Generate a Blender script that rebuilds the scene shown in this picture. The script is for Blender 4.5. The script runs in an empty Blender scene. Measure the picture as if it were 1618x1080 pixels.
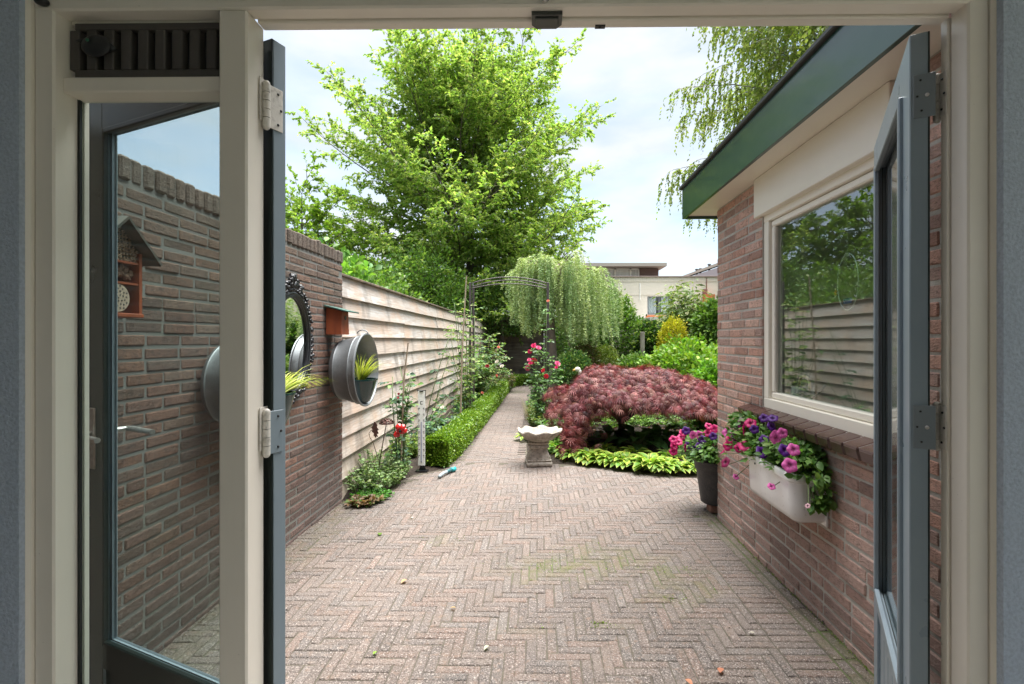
import bpy, math, random
import numpy as np
from mathutils import Vector, Matrix, noise
PI = math.pi
rnd = random.Random(11)
R = np.random.default_rng(7)
C = bpy.context.scene.collection

# ------------------------------------------------------------------ camera
F = 790.0; CX = 839.3; CY = 536.0; H = 1.4; YAW = 0.0135
scene = bpy.context.scene
cam = bpy.data.cameras.new('camera'); camo = bpy.data.objects.new('camera', cam); C.objects.link(camo)
camo.location = (0, 0, H); camo.rotation_euler = (PI / 2, 0, YAW)
cam.sensor_width = 36; cam.lens = F / 1618 * 36
cam.shift_x = (809 - CX) / 1618; cam.shift_y = (CY - 540) / 1618
cam.clip_start = 0.02; cam.clip_end = 1500
scene.camera = camo

def P(x, y, X=None, Y=None, Z=None):
    """a pixel of the photograph met by the plane X=, Y= or Z="""
    dx = (x - CX) / F; dz = -(y - CY) / F
    d = Vector((dx * math.cos(YAW) - math.sin(YAW), dx * math.sin(YAW) + math.cos(YAW), dz))
    if Y is not None: t = Y / d.y
    elif X is not None: t = X / d.x
    else: t = (Z - H) / d.z
    return Vector((0, 0, H)) + d * t

# ------------------------------------------------------------------ node helpers
def mk(name, col=(.5, .5, .5), rough=.6, metal=0.0, mott=(), blend=None, bumps=(), trans=0.0, coat=0.0, spec=.5,
       alpha_mix=None, mcoord='Object', rvar=0.0, tcol=None, emis=None):
    m = bpy.data.materials.new(name); m.use_nodes = True
    nt = m.node_tree; N = nt.nodes; L = nt.links; N.clear()
    out = N.new('ShaderNodeOutputMaterial'); pb = N.new('ShaderNodeBsdfPrincipled')
    tc = N.new('ShaderNodeTexCoord')
    def vec(st):
        if st is None: return tc.outputs[mcoord]
        mp = N.new('ShaderNodeMapping'); mp.inputs['Scale'].default_value = st
        L.new(tc.outputs[mcoord], mp.inputs['Vector']); return mp.outputs[0]
    def noi(scale, st=None, det=4, dist=0.0, ro=.55):
        n = N.new('ShaderNodeTexNoise'); n.inputs['Scale'].default_value = scale; n.inputs['Detail'].default_value = det
        n.inputs['Distortion'].default_value = dist; n.inputs['Roughness'].default_value = ro
        L.new(vec(st), n.inputs['Vector']); return n.outputs['Fac']
    def vor(scale, st=None, feat='F1'):
        n = N.new('ShaderNodeTexVoronoi'); n.feature = feat; n.inputs['Scale'].default_value = scale
        L.new(vec(st), n.inputs['Vector']); return n.outputs['Distance']
    def ramp(sock, a, b, c0=(0, 0, 0, 1), c1=(1, 1, 1, 1)):
        r = N.new('ShaderNodeValToRGB'); r.color_ramp.elements[0].position = a; r.color_ramp.elements[1].position = b
        r.color_ramp.elements[0].color = c0; r.color_ramp.elements[1].color = c1
        L.new(sock, r.inputs[0]); return r.outputs[0]
    def mix(fac, a, b, mode='MIX'):
        n = N.new('ShaderNodeMix'); n.data_type = 'RGBA'; n.blend_type = mode
        for i, s in ((0, fac), (6, a), (7, b)):
            if hasattr(s, 'links'): L.new(s, n.inputs[i])
            elif i == 0: n.inputs[0].default_value = s
            else: n.inputs[i].default_value = (*s[:3], 1)
        return n.outputs[2]
    if col == 'attr':
        at = N.new('ShaderNodeAttribute'); at.attribute_name = 'Col'; c = at.outputs['Color']; al = at.outputs['Alpha']
    else:
        rg = N.new('ShaderNodeRGB'); rg.outputs[0].default_value = (*col[:3], 1); c = rg.outputs[0]; al = None
    for mt in mott:                                   # (kind, scale, stretch, lo, hi, colour, strength)
        kind, scale, st, lo, hi, cc, fac = mt
        s = noi(scale, st) if kind == 'n' else noi(scale, st, 8, 1.5, .65) if kind == 'w' else vor(scale, st)
        f = ramp(s, lo, hi, (fac, fac, fac, 1), (0, 0, 0, 1)) if kind == 'v' else ramp(s, lo, hi, (0, 0, 0, 1), (fac, fac, fac, 1))
        c = mix(f, c, cc)
    if alpha_mix:                                     # moss: alpha of Col drives it, broken up by noise
        mm = N.new('ShaderNodeMath'); mm.operation = 'MULTIPLY'
        L.new(al, mm.inputs[0]); L.new(ramp(noi(alpha_mix[1], None, 6), .35, .65), mm.inputs[1])
        c = mix(mm.outputs[0], c, alpha_mix[0])
    L.new(c, pb.inputs['Base Color'])
    pb.inputs['Roughness'].default_value = rough; pb.inputs['Metallic'].default_value = metal
    if rvar:
        mr = N.new('ShaderNodeMapRange'); mr.inputs[3].default_value = max(.02, rough - rvar); mr.inputs[4].default_value = min(1, rough + rvar)
        L.new(noi(9), mr.inputs[0]); L.new(mr.outputs[0], pb.inputs['Roughness'])
    pb.inputs['Specular IOR Level'].default_value = spec
    if coat: pb.inputs['Coat Weight'].default_value = coat; pb.inputs['Coat IOR'].default_value = 2.0 if coat >= 1 else 1.5; pb.inputs['Coat Roughness'].default_value = .08
    prev = None
    for b in bumps:                                   # (kind, scale, stretch, strength, distance)
        kind, scale, st, strg, dist = b
        s = noi(scale, st) if kind == 'n' else noi(scale, st, 8, 2.0, .6) if kind == 'w' else vor(scale, st)
        bn = N.new('ShaderNodeBump'); bn.inputs['Strength'].default_value = strg; bn.inputs['Distance'].default_value = dist
        L.new(s, bn.inputs['Height'])
        if prev: L.new(prev, bn.inputs['Normal'])
        prev = bn.outputs[0]
    if prev: L.new(prev, pb.inputs['Normal'])
    if trans:
        tr = N.new('ShaderNodeBsdfTranslucent'); ms = N.new('ShaderNodeMixShader'); ms.inputs[0].default_value = trans
        L.new(mix(1.0, c, tcol or (1.15, 1.25, .55), 'MULTIPLY'), tr.inputs[0])
        L.new(pb.outputs[0], ms.inputs[1]); L.new(tr.outputs[0], ms.inputs[2]); L.new(ms.outputs[0], out.inputs[0])
    else: L.new(pb.outputs[0], out.inputs[0])
    return m

def glass_mat(name, tint=(.93, .96, .95), rough=0.0, ior=1.5, gain=1.0):
    m = bpy.data.materials.new(name); m.use_nodes = True
    nt = m.node_tree; N = nt.nodes; L = nt.links; N.clear()
    out = N.new('ShaderNodeOutputMaterial'); t = N.new('ShaderNodeBsdfTransparent'); g = N.new('ShaderNodeBsdfGlossy')
    t.inputs[0].default_value = (*tint, 1); g.inputs['Roughness'].default_value = rough
    lw = N.new('ShaderNodeLayerWeight'); lw.inputs[0].default_value = .5
    pw = N.new('ShaderNodeMath'); pw.operation = 'POWER'; pw.inputs[1].default_value = 5 if ior >= 1.5 else 6
    mu = N.new('ShaderNodeMath'); mu.operation = 'MULTIPLY_ADD'; mu.inputs[1].default_value = .95; mu.inputs[2].default_value = .042 * gain; mu.use_clamp = True
    ms = N.new('ShaderNodeMixShader'); L.new(lw.outputs['Facing'], pw.inputs[0]); L.new(pw.outputs[0], mu.inputs[0]); L.new(mu.outputs[0], ms.inputs[0])
    L.new(t.outputs[0], ms.inputs[1]); L.new(g.outputs[0], ms.inputs[2]); L.new(ms.outputs[0], out.inputs[0])
    return m

# ------------------------------------------------------------------ objects
def tag(o, label=None, cat=None, group=None, kind=None):
    if label: o['label'] = label
    if cat: o['category'] = cat
    if group: o['group'] = group
    if kind: o['kind'] = kind
    return o

def thing(name, label, cat, loc=(0, 0, 0), group=None, rz=0):
    o = bpy.data.objects.new(name, None); C.objects.link(o); o.location = loc; o.rotation_euler = (0, 0, rz)
    o.empty_display_size = .1
    return tag(o, label, cat, group)

def npmesh(name, V, Fc, mat, parent=None, col=None, smooth=False, local=False, mi=None):
    V = np.asarray(V, dtype=np.float32)
    if parent is not None and not local: V = V - np.array(parent.location, dtype=np.float32)
    me = bpy.data.meshes.new(name)
    k = Fc.shape[1]; n = Fc.shape[0]
    me.vertices.add(len(V)); me.vertices.foreach_set('co', V.ravel())
    me.loops.add(n * k); me.loops.foreach_set('vertex_index', Fc.astype(np.int32).ravel())
    me.polygons.add(n); me.polygons.foreach_set('loop_start', np.arange(0, n * k, k, dtype=np.int32))
    me.update(calc_edges=True)
    if smooth: me.polygons.foreach_set('use_smooth', np.ones(n, dtype=bool))
    if col is not None:
        a = me.color_attributes.new('Col', 'FLOAT_COLOR', 'POINT')
        c4 = np.ones((len(V), 4), dtype=np.float32); c4[:, :col.shape[1]] = col
        a.data.foreach_set('color', c4.ravel())
    for m in (mat if isinstance(mat, (list, tuple)) else [mat]): me.materials.append(m)
    if mi is not None: me.polygons.foreach_set('material_index', mi.astype(np.int32))
    o = bpy.data.objects.new(name, me); C.objects.link(o)
    if parent is not None: o.parent = parent
    return o

def _bb_topo():
    cs = [(a, b, c) for a in (-1, 1) for b in (-1, 1) for c in (-1, 1)]
    def pos(i, ax, h=(1, 1, 1), b=.2):
        s = cs[i]; return Vector([s[k] * (h[k] if k == ax else h[k] - b) for k in range(3)])
    fs = []
    for ax in range(3):
        o = [k for k in range(3) if k != ax]
        for s in (-1, 1):
            q = [(-1, -1), (1, -1), (1, 1), (-1, 1)]; f = []
            for (u, v) in q:
                t = [0, 0, 0]; t[ax] = s; t[o[0]] = u; t[o[1]] = v; f.append(cs.index(tuple(t)) * 3 + ax)
            fs.append(f)
    for a in range(3):
        for b in range(a + 1, 3):
            c = 3 - a - b
            for sa in (-1, 1):
                for sb in (-1, 1):
                    i = []
                    for sc in (-1, 1):
                        t = [0, 0, 0]; t[a] = sa; t[b] = sb; t[c] = sc; i.append(cs.index(tuple(t)))
                    fs.append([i[0] * 3 + a, i[0] * 3 + b, i[1] * 3 + b, i[1] * 3 + a])
    for i in range(8): fs.append([i * 3, i * 3 + 1, i * 3 + 2])
    out = []
    for f in fs:
        p = [pos(k // 3, k % 3) for k in f]
        n = (p[1] - p[0]).cross(p[2] - p[0]); c = sum(p, Vector()) / len(p)
        out.append(f if n.dot(c) > 0 else f[::-1])
    return cs, out
CS, BBF = _bb_topo()

class MB:
    def __init__(s): s.v = []; s.f = []; s.m = []; s.c = []; s.col = (1, 1, 1, 1); s.mi = 0
    def add(s, vs, fs, M=None):
        b = len(s.v)
        s.v += [tuple(M @ Vector(v)) if M is not None else tuple(v) for v in vs]
        for f in fs: s.f.append([b + i for i in f]); s.m.append(s.mi); s.c.append(s.col)
        return s
    def box(s, x0, x1, y0, y1, z0, z1, b=0.0, M=None):
        x0, x1 = min(x0, x1), max(x0, x1); y0, y1 = min(y0, y1), max(y0, y1); z0, z1 = min(z0, z1), max(z0, z1)
        if b <= 0:
            vs = [(x, y, z) for x in (x0, x1) for y in (y0, y1) for z in (z0, z1)]
            return s.add(vs, [(0, 1, 3, 2), (4, 6, 7, 5), (0, 4, 5, 1), (2, 3, 7, 6), (0, 2, 6, 4), (1, 5, 7, 3)], M)
        h = ((x1 - x0) / 2, (y1 - y0) / 2, (z1 - z0) / 2); c = ((x0 + x1) / 2, (y0 + y1) / 2, (z0 + z1) / 2)
        b = min(b, min(h) * .95); vs = []
        for q in CS:
            for ax in range(3): vs.append([c[k] + q[k] * (h[k] if k == ax else h[k] - b) for k in range(3)])
        return s.add(vs, BBF, M)
    def tube(s, pts, rad, n=8, M=None, caps=True):
        pts = [Vector(p) for p in pts]
        if not hasattr(rad, '__len__'): rad = [rad] * len(pts)
        vs = []; up = None
        for i, p in enumerate(pts):
            d = (pts[min(i + 1, len(pts) - 1)] - pts[max(i - 1, 0)])
            if d.length < 1e-9: d = Vector((0, 0, 1))
            d.normalize()
            if up is None: up = Vector((0, 0, 1)) if abs(d.z) < .9 else Vector((1, 0, 0))
            a = up - d * up.dot(d)
            if a.length < 1e-6: a = d.orthogonal()
            a.normalize(); up = a; b = d.cross(a)
            for k in range(n):
                t = 2 * PI * k / n; vs.append(p + (a * math.cos(t) + b * math.sin(t)) * rad[i])
        fs = [[i * n + k, i * n + (k + 1) % n, (i + 1) * n + (k + 1) % n, (i + 1) * n + k] for i in range(len(pts) - 1) for k in range(n)]
        if caps: fs += [list(range(n))[::-1], [(len(pts) - 1) * n + k for k in range(n)]]
        return s.add(vs, fs, M)
    def lathe(s, prof, n=24, M=None, mod=None):
        vs = []
        for j, (r, z) in enumerate(prof):
            for k in range(n):
                t = 2 * PI * k / n; q = mod(j, t) if mod else (1, 0)
                vs.append((r * q[0] * math.cos(t), r * q[0] * math.sin(t), z + q[1]))
        fs = [[i * n + k, i * n + (k + 1) % n, (i + 1) * n + (k + 1) % n, (i + 1) * n + k] for i in range(len(prof) - 1) for k in range(n)]
        return s.add(vs, fs, M)
    def prism(s, poly, d, M=None):
        """poly: list of 3-D points (one face), d: extrusion vector"""
        n = len(poly); d = Vector(d); vs = [Vector(p) for p in poly] + [Vector(p) + d for p in poly]
        return s.add(vs, [list(range(n)), list(range(n, 2 * n))[::-1]] + [[i, (i + 1) % n, n + (i + 1) % n, n + i][::-1] for i in range(n)], M)
    def ball(s, c, r, nu=12, nv=8, M=None, sq=(1, 1, 1), lump=0.0, fr=2.0, seed=0):
        vs = []; c = Vector(c)
        for j in range(nv + 1):
            ph = PI * j / nv
            for k in range(nu):
                t = 2 * PI * k / nu; d = Vector((math.sin(ph) * math.cos(t), math.sin(ph) * math.sin(t), math.cos(ph)))
                q = r * (1 + lump * noise.noise(d * fr + Vector((seed, 0, 0)))); vs.append(c + Vector((d.x * q * sq[0], d.y * q * sq[1], d.z * q * sq[2])))
        return s.add(vs, [[j * nu + k, (j + 1) * nu + k, (j + 1) * nu + (k + 1) % nu, j * nu + (k + 1) % nu] for j in range(nv) for k in range(nu)], M)
    def build(s, name, mats, parent=None, smooth=False, local=False, angle=None):
        me = bpy.data.meshes.new(name)
        off = Vector(parent.location) if (parent is not None and not local) else Vector()
        me.from_pydata([tuple(Vector(v) - off) for v in s.v], [], s.f)
        for m in (mats if isinstance(mats, (list, tuple)) else [mats]): me.materials.append(m)
        me.polygons.foreach_set('material_index', s.m)
        a = me.color_attributes.new('Col', 'FLOAT_COLOR', 'CORNER')
        cc = []
        for f, c in zip(s.f, s.c): cc += (list(c) if len(c) == 4 else list(c) + [1]) * len(f)
        a.data.foreach_set('color', cc)
        if smooth or angle:
            me.polygons.foreach_set('use_smooth', [True] * len(s.f))
            if angle: me.set_sharp_from_angle(angle=math.radians(angle))
        o = bpy.data.objects.new(name, me); C.objects.link(o)
        if parent is not None: o.parent = parent
        return o

# ------------------------------------------------------------------ leaf scattering
def nrm(a): return a / np.maximum(np.linalg.norm(a, axis=1, keepdims=True), 1e-9)
def leaf_t(ws, fold=.12, droop=.25, wave=0.0):
    """rows of (left, centre, right); Y along the leaf 0..1, Z its normal"""
    n = len(ws); v = []
    for i, w in enumerate(ws):
        t = i / (n - 1); z = -droop * t * t
        wv = wave * math.sin(t * 9)
        v += [(-w, t, z + fold * w * 2 + wv), (0, t, z), (w, t, z + fold * w * 2 - wv)]
    f = []
    for i in range(n - 1):
        a = 3 * i; f += [(a, a + 1, a + 4, a + 3), (a + 1, a + 2, a + 5, a + 4)]
    return np.array(v, float), np.array(f)
RH = (np.array([(0, 0, 0), (.3, .45, .06), (0, 1, -.12), (-.3, .45, .06)], float), np.array([(0, 1, 2, 3)]))
NAR = (np.array([(0, 0, 0), (.1, .4, .02), (0, 1, -.2), (-.1, .4, .02)], float), np.array([(0, 1, 2, 3)]))
LF = leaf_t([0.02, .26, .3, .02], .15, .25)
LF5 = leaf_t([0.02, .22, .33, .3, .17, .0], .16, .35)

def frames(D, Nn):
    Y = nrm(D); X = nrm(np.cross(Y, Nn)); Z = np.cross(X, Y); return X, Y, Z
def scatter(name, tmpl, Pn, D, Nn, S, col, mat, parent, tcol=None, local=False, smooth=False):
    tv, tf = tmpl; n = len(Pn); k = len(tv)
    X, Y, Z = frames(D, Nn); S = np.broadcast_to(np.asarray(S, float).reshape(-1, 1, 1), (n, 1, 1))
    V = Pn[:, None, :] + S * (tv[None, :, 0:1] * X[:, None, :] + tv[None, :, 1:2] * Y[:, None, :] + tv[None, :, 2:3] * Z[:, None, :])
    Fc = (np.arange(n) * k)[:, None, None] + tf[None]
    c = np.repeat(col[:, None, :], k, 1)
    if tcol is not None: c = c * tcol[None]
    return npmesh(name, V.reshape(-1, 3), Fc.reshape(-1, tf.shape[1]), mat, parent, c.reshape(-1, 3), smooth, local)

def vcol(n, cols, jit=.18, w=None):
    cols = np.array(cols, float); i = R.choice(len(cols), n, p=w)
    c = cols[i] * (1 + R.normal(0, jit, (n, 1))) * (1 + R.normal(0, .05, (n, 3)))
    return np.clip(c, .002, 1)
def rdir(n): return nrm(R.normal(0, 1, (n, 3)))

def lump_noise(D, fr, amp, seed):
    o = Vector((seed * 3.1, seed * 1.7, seed)); return np.array([1 + amp * (noise.noise(Vector(d) * fr + o) + .5 * noise.noise(Vector(d) * fr * 2.3 + o)) for d in D])

def copy_thing(o, loc=None, rz=0.0, label=None, sc=1.0, group=None):
    c = o.copy(); C.objects.link(c)
    if loc is not None: c.location = loc
    c.rotation_euler = (0, 0, rz); c.scale = (sc, sc, sc)
    if label: c['label'] = label
    if group: c['group'] = group
    for ch in o.children:
        d = ch.copy(); C.objects.link(d); d.parent = c
        for g in ch.children:
            e = g.copy(); C.objects.link(e); e.parent = d
    return c

# ------------------------------------------------------------------ world and light
SUN_EL, SUN_AZ = math.radians(80), math.radians(60)   # azimuth measured clockwise from +Y
def build_world():
    w = bpy.data.worlds.new('World'); scene.world = w; w.use_nodes = True
    nt = w.node_tree; N = nt.nodes; L = nt.links; N.clear()
    out = N.new('ShaderNodeOutputWorld'); bg = N.new('ShaderNodeBackground'); bg.inputs[1].default_value = .12
    sky = N.new('ShaderNodeTexSky'); sky.sky_type = 'NISHITA'; sky.sun_disc = False
    sky.sun_elevation = SUN_EL; sky.sun_rotation = SUN_AZ; sky.air_density = 1.0; sky.dust_density = 1.5; sky.ozone_density = 1.2
    tc = N.new('ShaderNodeTexCoord'); mp = N.new('ShaderNodeMapping'); mp.inputs['Scale'].default_value = (1, 1, 2.6)
    mp.inputs['Location'].default_value = (.7, .2, .4)
    n = N.new('ShaderNodeTexNoise'); n.inputs['Scale'].default_value = 2.6; n.inputs['Detail'].default_value = 7; n.inputs['Roughness'].default_value = .55
    n.inputs['Distortion'].default_value = .35
    r = N.new('ShaderNodeValToRGB'); e = r.color_ramp.elements; e[0].position = .40; e[1].position = .60
    e[0].color = (.70, .70, .70, 1); e[1].color = (1, 1, 1, 1)
    n2 = N.new('ShaderNodeTexNoise'); n2.inputs['Scale'].default_value = 5; n2.inputs['Detail'].default_value = 5
    r2 = N.new('ShaderNodeValToRGB'); e2 = r2.color_ramp.elements; e2[0].position = .3; e2[1].position = .62
    e2[0].color = (1.72, 2.12, 2.6, 1); e2[1].color = (2.5, 2.57, 2.68, 1)
    mx = N.new('ShaderNodeMix'); mx.data_type = 'RGBA'
    L.new(tc.outputs['Generated'], mp.inputs[0]); L.new(mp.outputs[0], n.inputs[0]); L.new(mp.outputs[0], n2.inputs[0])
    L.new(n.outputs[0], r.inputs[0]); L.new(n2.outputs[0], r2.inputs[0])
    L.new(r.outputs[0], mx.inputs[0]); L.new(sky.outputs[0], mx.inputs[6]); L.new(r2.outputs[0], mx.inputs[7])
    L.new(mx.outputs[2], bg.inputs[0]); L.new(bg.outputs[0], out.inputs[0])
    s = bpy.data.lights.new('sun', 'SUN'); s.energy = 4.3; s.angle = math.radians(60); s.color = (1, .98, .95)
    so = bpy.data.objects.new('sun', s); C.objects.link(so)
    d = Vector((math.sin(SUN_AZ) * math.cos(SUN_EL), math.cos(SUN_AZ) * math.cos(SUN_EL), math.sin(SUN_EL)))
    so.rotation_euler = d.to_track_quat('Z', 'Y').to_euler(); so.location = (3, -3, 9)
    v = scene.view_settings; v.view_transform = 'Standard'; v.look = 'None'; v.exposure = 1.75; v.gamma = 1.0
    cy = scene.cycles; cy.use_denoising = True; cy.max_bounces = 9; cy.transparent_max_bounces = 12
    cy.diffuse_bounces = 4; cy.glossy_bounces = 4; cy.transmission_bounces = 6; cy.sample_clamp_indirect = 6
    cy.caustics_reflective = False; cy.caustics_refractive = False
build_world()
# ------------------------------------------------------------------ materials
M_cream = mk('cream_paint', (.85, .79, .70), .36, mott=[('n', 1.3, (1, 1, .3), .5, .75, (.66, .61, .53), .5), ('v', 24, None, .0, .045, (.35, .30, .25), .6), ('n', 3, None, .35, .75, (.74, .69, .60), .5)], bumps=[('n', 60, (1, 1, .25), .10, .004)], rvar=.08)
M_creamout = mk('cream_outdoor_paint', (.84, .79, .69), .4, mott=[('n', 4, None, .4, .8, (.76, .71, .60), .5)], bumps=[('n', 40, (.3, 1, 1), .1, .004)], rvar=.08)
M_blue = mk('grey_blue_paint', (.25, .305, .345), .3, mott=[('n', 6, None, .35, .8, (.21, .26, .30), .6)], bumps=[('n', 70, (1, 1, .2), .12, .003)], rvar=.07)
M_dgreen = mk('dark_green_paint', (.008, .017, .016), .3, mott=[('n', 14, None, .55, .8, (.02, .03, .028), .6)], bumps=[('n', 70, (1, 1, .2), .1, .003)], rvar=.08)
M_fascia = mk('green_fascia_paint', (.003, .042, .027), .36, mott=[('n', 5, (1, .3, 1), .4, .8, (.006, .045, .028), .5)], bumps=[('n', 30, (1, .15, 1), .12, .004)], rvar=.07, coat=.45)
M_trim = mk('black_roof_trim', (.03, .03, .033), .5, bumps=[('n', 30, None, .2, .004)])
M_stucco = mk('grey_blue_plaster', (.52, .59, .70), .85, mott=[('n', 140, None, .4, .65, (.38, .44, .53), .7)], bumps=[('n', 160, None, .8, .006), ('n', 45, None, .4, .006)])
M_ceil = mk('white_ceiling', (.85, .84, .82), .85, bumps=[('n', 90, None, .3, .003)])
M_floor = mk('oak_floor', (.66, .60, .52), .45, mott=[('n', 6, (6, .7, 1), .35, .7, (.56, .50, .42), .8)])
M_dark = mk('black_plastic', (.014, .014, .015), .45, bumps=[('n', 80, None, .2, .002)])
M_gasket = mk('black_rubber', (.012, .014, .014), .6)
M_grille = mk('brown_grey_louvre', (.085, .075, .068), .5, mott=[('n', 10, None, .4, .7, (.08, .07, .065), .7)])
M_steel = mk('brushed_steel', (.55, .54, .52), .38, metal=.85, mott=[('n', 60, None, .4, .7, (.35, .33, .3), .8)], bumps=[('n', 120, None, .2, .001)])
M_paintedsteel = mk('painted_hinge', (.70, .66, .60), .4, metal=.0, mott=[('n', 70, None, .55, .75, (.35, .31, .27), .7)], bumps=[('n', 150, None, .3, .002)])
M_glass = glass_mat('clear_glass', (.90, .94, .93), gain=1.3)
M_winglass = glass_mat('window_glass', (.90, .95, .93), gain=3.6)
M_brick = mk('wall_brick', 'attr', .85, mott=[('w', 30, (1, 1, 3.0), .54, .64, (.09, .06, .05), .6), ('n', 35, None, .45, .75, (.10, .08, .07), .35), ('n', 9, None, .5, .8, (.30, .27, .24), .35), ('v', 120, None, .0, .14, (.05, .04, .035), .35)],
             bumps=[('w', 26, (1, 1, 3.2), 1.0, .012), ('n', 150, None, .5, .004)])
M_brickleft = mk('weathered_wall_brick', 'attr', .9, mott=[('w', 42, (1, 1, 2.6), .52, .60, (.045, .035, .03), .55), ('n', 35, None, .42, .72, (.09, .075, .065), .45), ('n', 5, None, .5, .8, (.26, .24, .21), .4), ('n', 3, None, .58, .8, (.12, .13, .07), .35)],
             bumps=[('w', 40, (1, 1, 2.6), 1.0, .03), ('n', 120, None, .8, .008)])
M_mortar = mk('grey_mortar', (.19, .188, .172), .95, mott=[('n', 20, None, .35, .7, (.16, .157, .142), .8), ('n', 2.2, None, .55, .8, (.16, .17, .10), .5)], bumps=[('n', 120, None, .6, .004)])
M_silltile = mk('brown_glazed_tile', 'attr', .22, mott=[('n', 20, None, .4, .8, (.09, .045, .035), .6)], bumps=[('n', 20, None, .1, .004)])
M_curtain = mk('woven_screen', (.42, .39, .33), .8, mott=[('v', 90, (1, 1, 1), .25, .5, (.04, .04, .035), .95)], bumps=[('v', 90, None, .6, .004)])
M_roomwall = mk('room_wall_paint', (.55, .54, .5), .8)

# ------------------------------------------------------------------ bricks
def brick_cols(kind, z, u):
    q = rnd.random()
    if kind == 'left':
        base = [(.33, .18, .13), (.29, .165, .125), (.24, .16, .128), (.31, .20, .15), (.35, .19, .13)]
        c = base[int(q * 5)]; k = max(0, min(1, (z - 1.35) / .7)) * .62
        k = max(k, .75 * max(0, min(1, (.62 - z) / .45)))
        g = (.25, .19, .135) if z > 1 else (.235, .17, .15)
        c = tuple(a * (1 - k) + b * k for a, b in zip(c, g))
    else:
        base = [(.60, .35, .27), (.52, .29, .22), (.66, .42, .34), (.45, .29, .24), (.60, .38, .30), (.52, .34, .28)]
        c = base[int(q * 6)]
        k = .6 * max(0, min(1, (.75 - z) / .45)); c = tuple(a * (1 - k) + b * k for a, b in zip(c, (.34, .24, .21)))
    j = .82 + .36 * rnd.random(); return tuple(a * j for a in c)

def brick_panel(mb, O, u, n, L, z0, z1, holes, kind, depth=.10, course=.0625, bl=.21, rough=1.0, half=False):
    """wild bond of real bricks; O start point, u along the wall, n outward normal; mb.mi 0 = brick, 1 = mortar"""
    O = Vector(O); u = Vector(u); n = Vector(n); zz = z0; row = 0
    Mx = Matrix(((u.x, n.x, 0, O.x), (u.y, n.y, 0, O.y), (0, 0, 1, 0), (0, 0, 0, 1)))
    while zz < z1 - .02:
        zt = min(zz + course - .011, z1)
        x = -[0, .105, .05, .155][(row * 7 + rnd.randint(0, 1)) % 4]
        if half: x = -.105 * (row % 2) - .03 + rnd.gauss(0, .004)
        while x < L:
            w = bl if half or rnd.random() < .84 else .10
            if half and rnd.random() < .03: w = .095
            a, b = max(0, x), min(L, x + w - .0)
            segs = [(a, b)]
            for (h0, h1, k0, k1) in holes:
                if zt > k0 + .01 and zz < k1 - .01:
                    ns = []
                    for (p, q) in segs:
                        if q <= h0 or p >= h1: ns.append((p, q)); continue
                        if p < h0: ns.append((p, h0))
                        if q > h1: ns.append((h1, q))
                    segs = ns
            for (p, q) in segs:
                if q - p < .018: continue
                mb.mi = 0; mb.col = brick_cols(kind, zz, p)
                o = rnd.gauss(0, .0016) * rough; t = rnd.gauss(0, .0012) * rough; e = rnd.gauss(0, .0012)
                S = Matrix.Rotation(rnd.gauss(0, .006), 4, 'Z')
                mb.box(p + e, q + e, -depth, o, zz + t, zt + t, .005, Mx)
            x += w + .010
        zz += course; row += 1
    # mortar behind, around the holes
    mb.mi = 1; mb.col = (1, 1, 1)
    xs = sorted({0.0, L, *[h[0] for h in holes], *[h[1] for h in holes]})
    for a, b in zip(xs[:-1], xs[1:]):
        c = (a + b) / 2; zs = z0; hs = sorted([h for h in holes if h[0] < c < h[1]], key=lambda h: h[2])
        for h in hs:
            if h[2] - zs > .01: mb.box(a, b, -depth + .004, -.0045, zs, h[2], 0, Mx)
            zs = h[3]
        if z1 - zs > .01: mb.box(a, b, -depth + .004, -.0045, zs, z1 - .002, 0, Mx)

XL, XR = -1.69, 1.406           # faces of the two side walls
YE_L, YE_R = 4.30, 3.94         # where they end

# ---- garden wall on the left
gw = thing('garden_wall', 'tall weathered brown brick garden wall on the left, topped with a course of upright bricks', 'brick wall', (XL - .11, 2.8, 0))
mb = MB(); brick_panel(mb, (XL, 1.22, 0), (0, 1, 0), (1, 0, 0), YE_L - 1.22, -.02, 2.04, [], 'left', course=.0557, bl=.20, half=True)
mb.mi = 0
mb.build('brickwork', [M_brickleft, M_mortar], gw)
mb = MB(); y = 1.22
while y < YE_L - .03:
    mb.mi = 0; c = brick_cols('left', 2.1, y); mb.col = tuple(.5 * a + .5 * b for a, b in zip(c, (.24, .20, .16)))
    w = .052 + rnd.random() * .006; o = rnd.gauss(0, .003)
    mb.box(XL - .215, XL + .004 + o, y, min(y + w, YE_L), 2.052 + rnd.random() * .004, 2.155 + rnd.gauss(0, .003), .009); y += w + .010
mb.mi = 1; mb.col = (1, 1, 1); mb.box(XL - .205, XL - .01, 1.22, YE_L - .006, 2.036, 2.142)
mb.build('coping', [M_brickleft, M_mortar], gw)
mb = MB(); mb.mi = 0; mb.box(XL - .215, XL - .1, 1.22, YE_L, -.02, 2.036); mb.build('wall_core', [M_mortar], gw)

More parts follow.
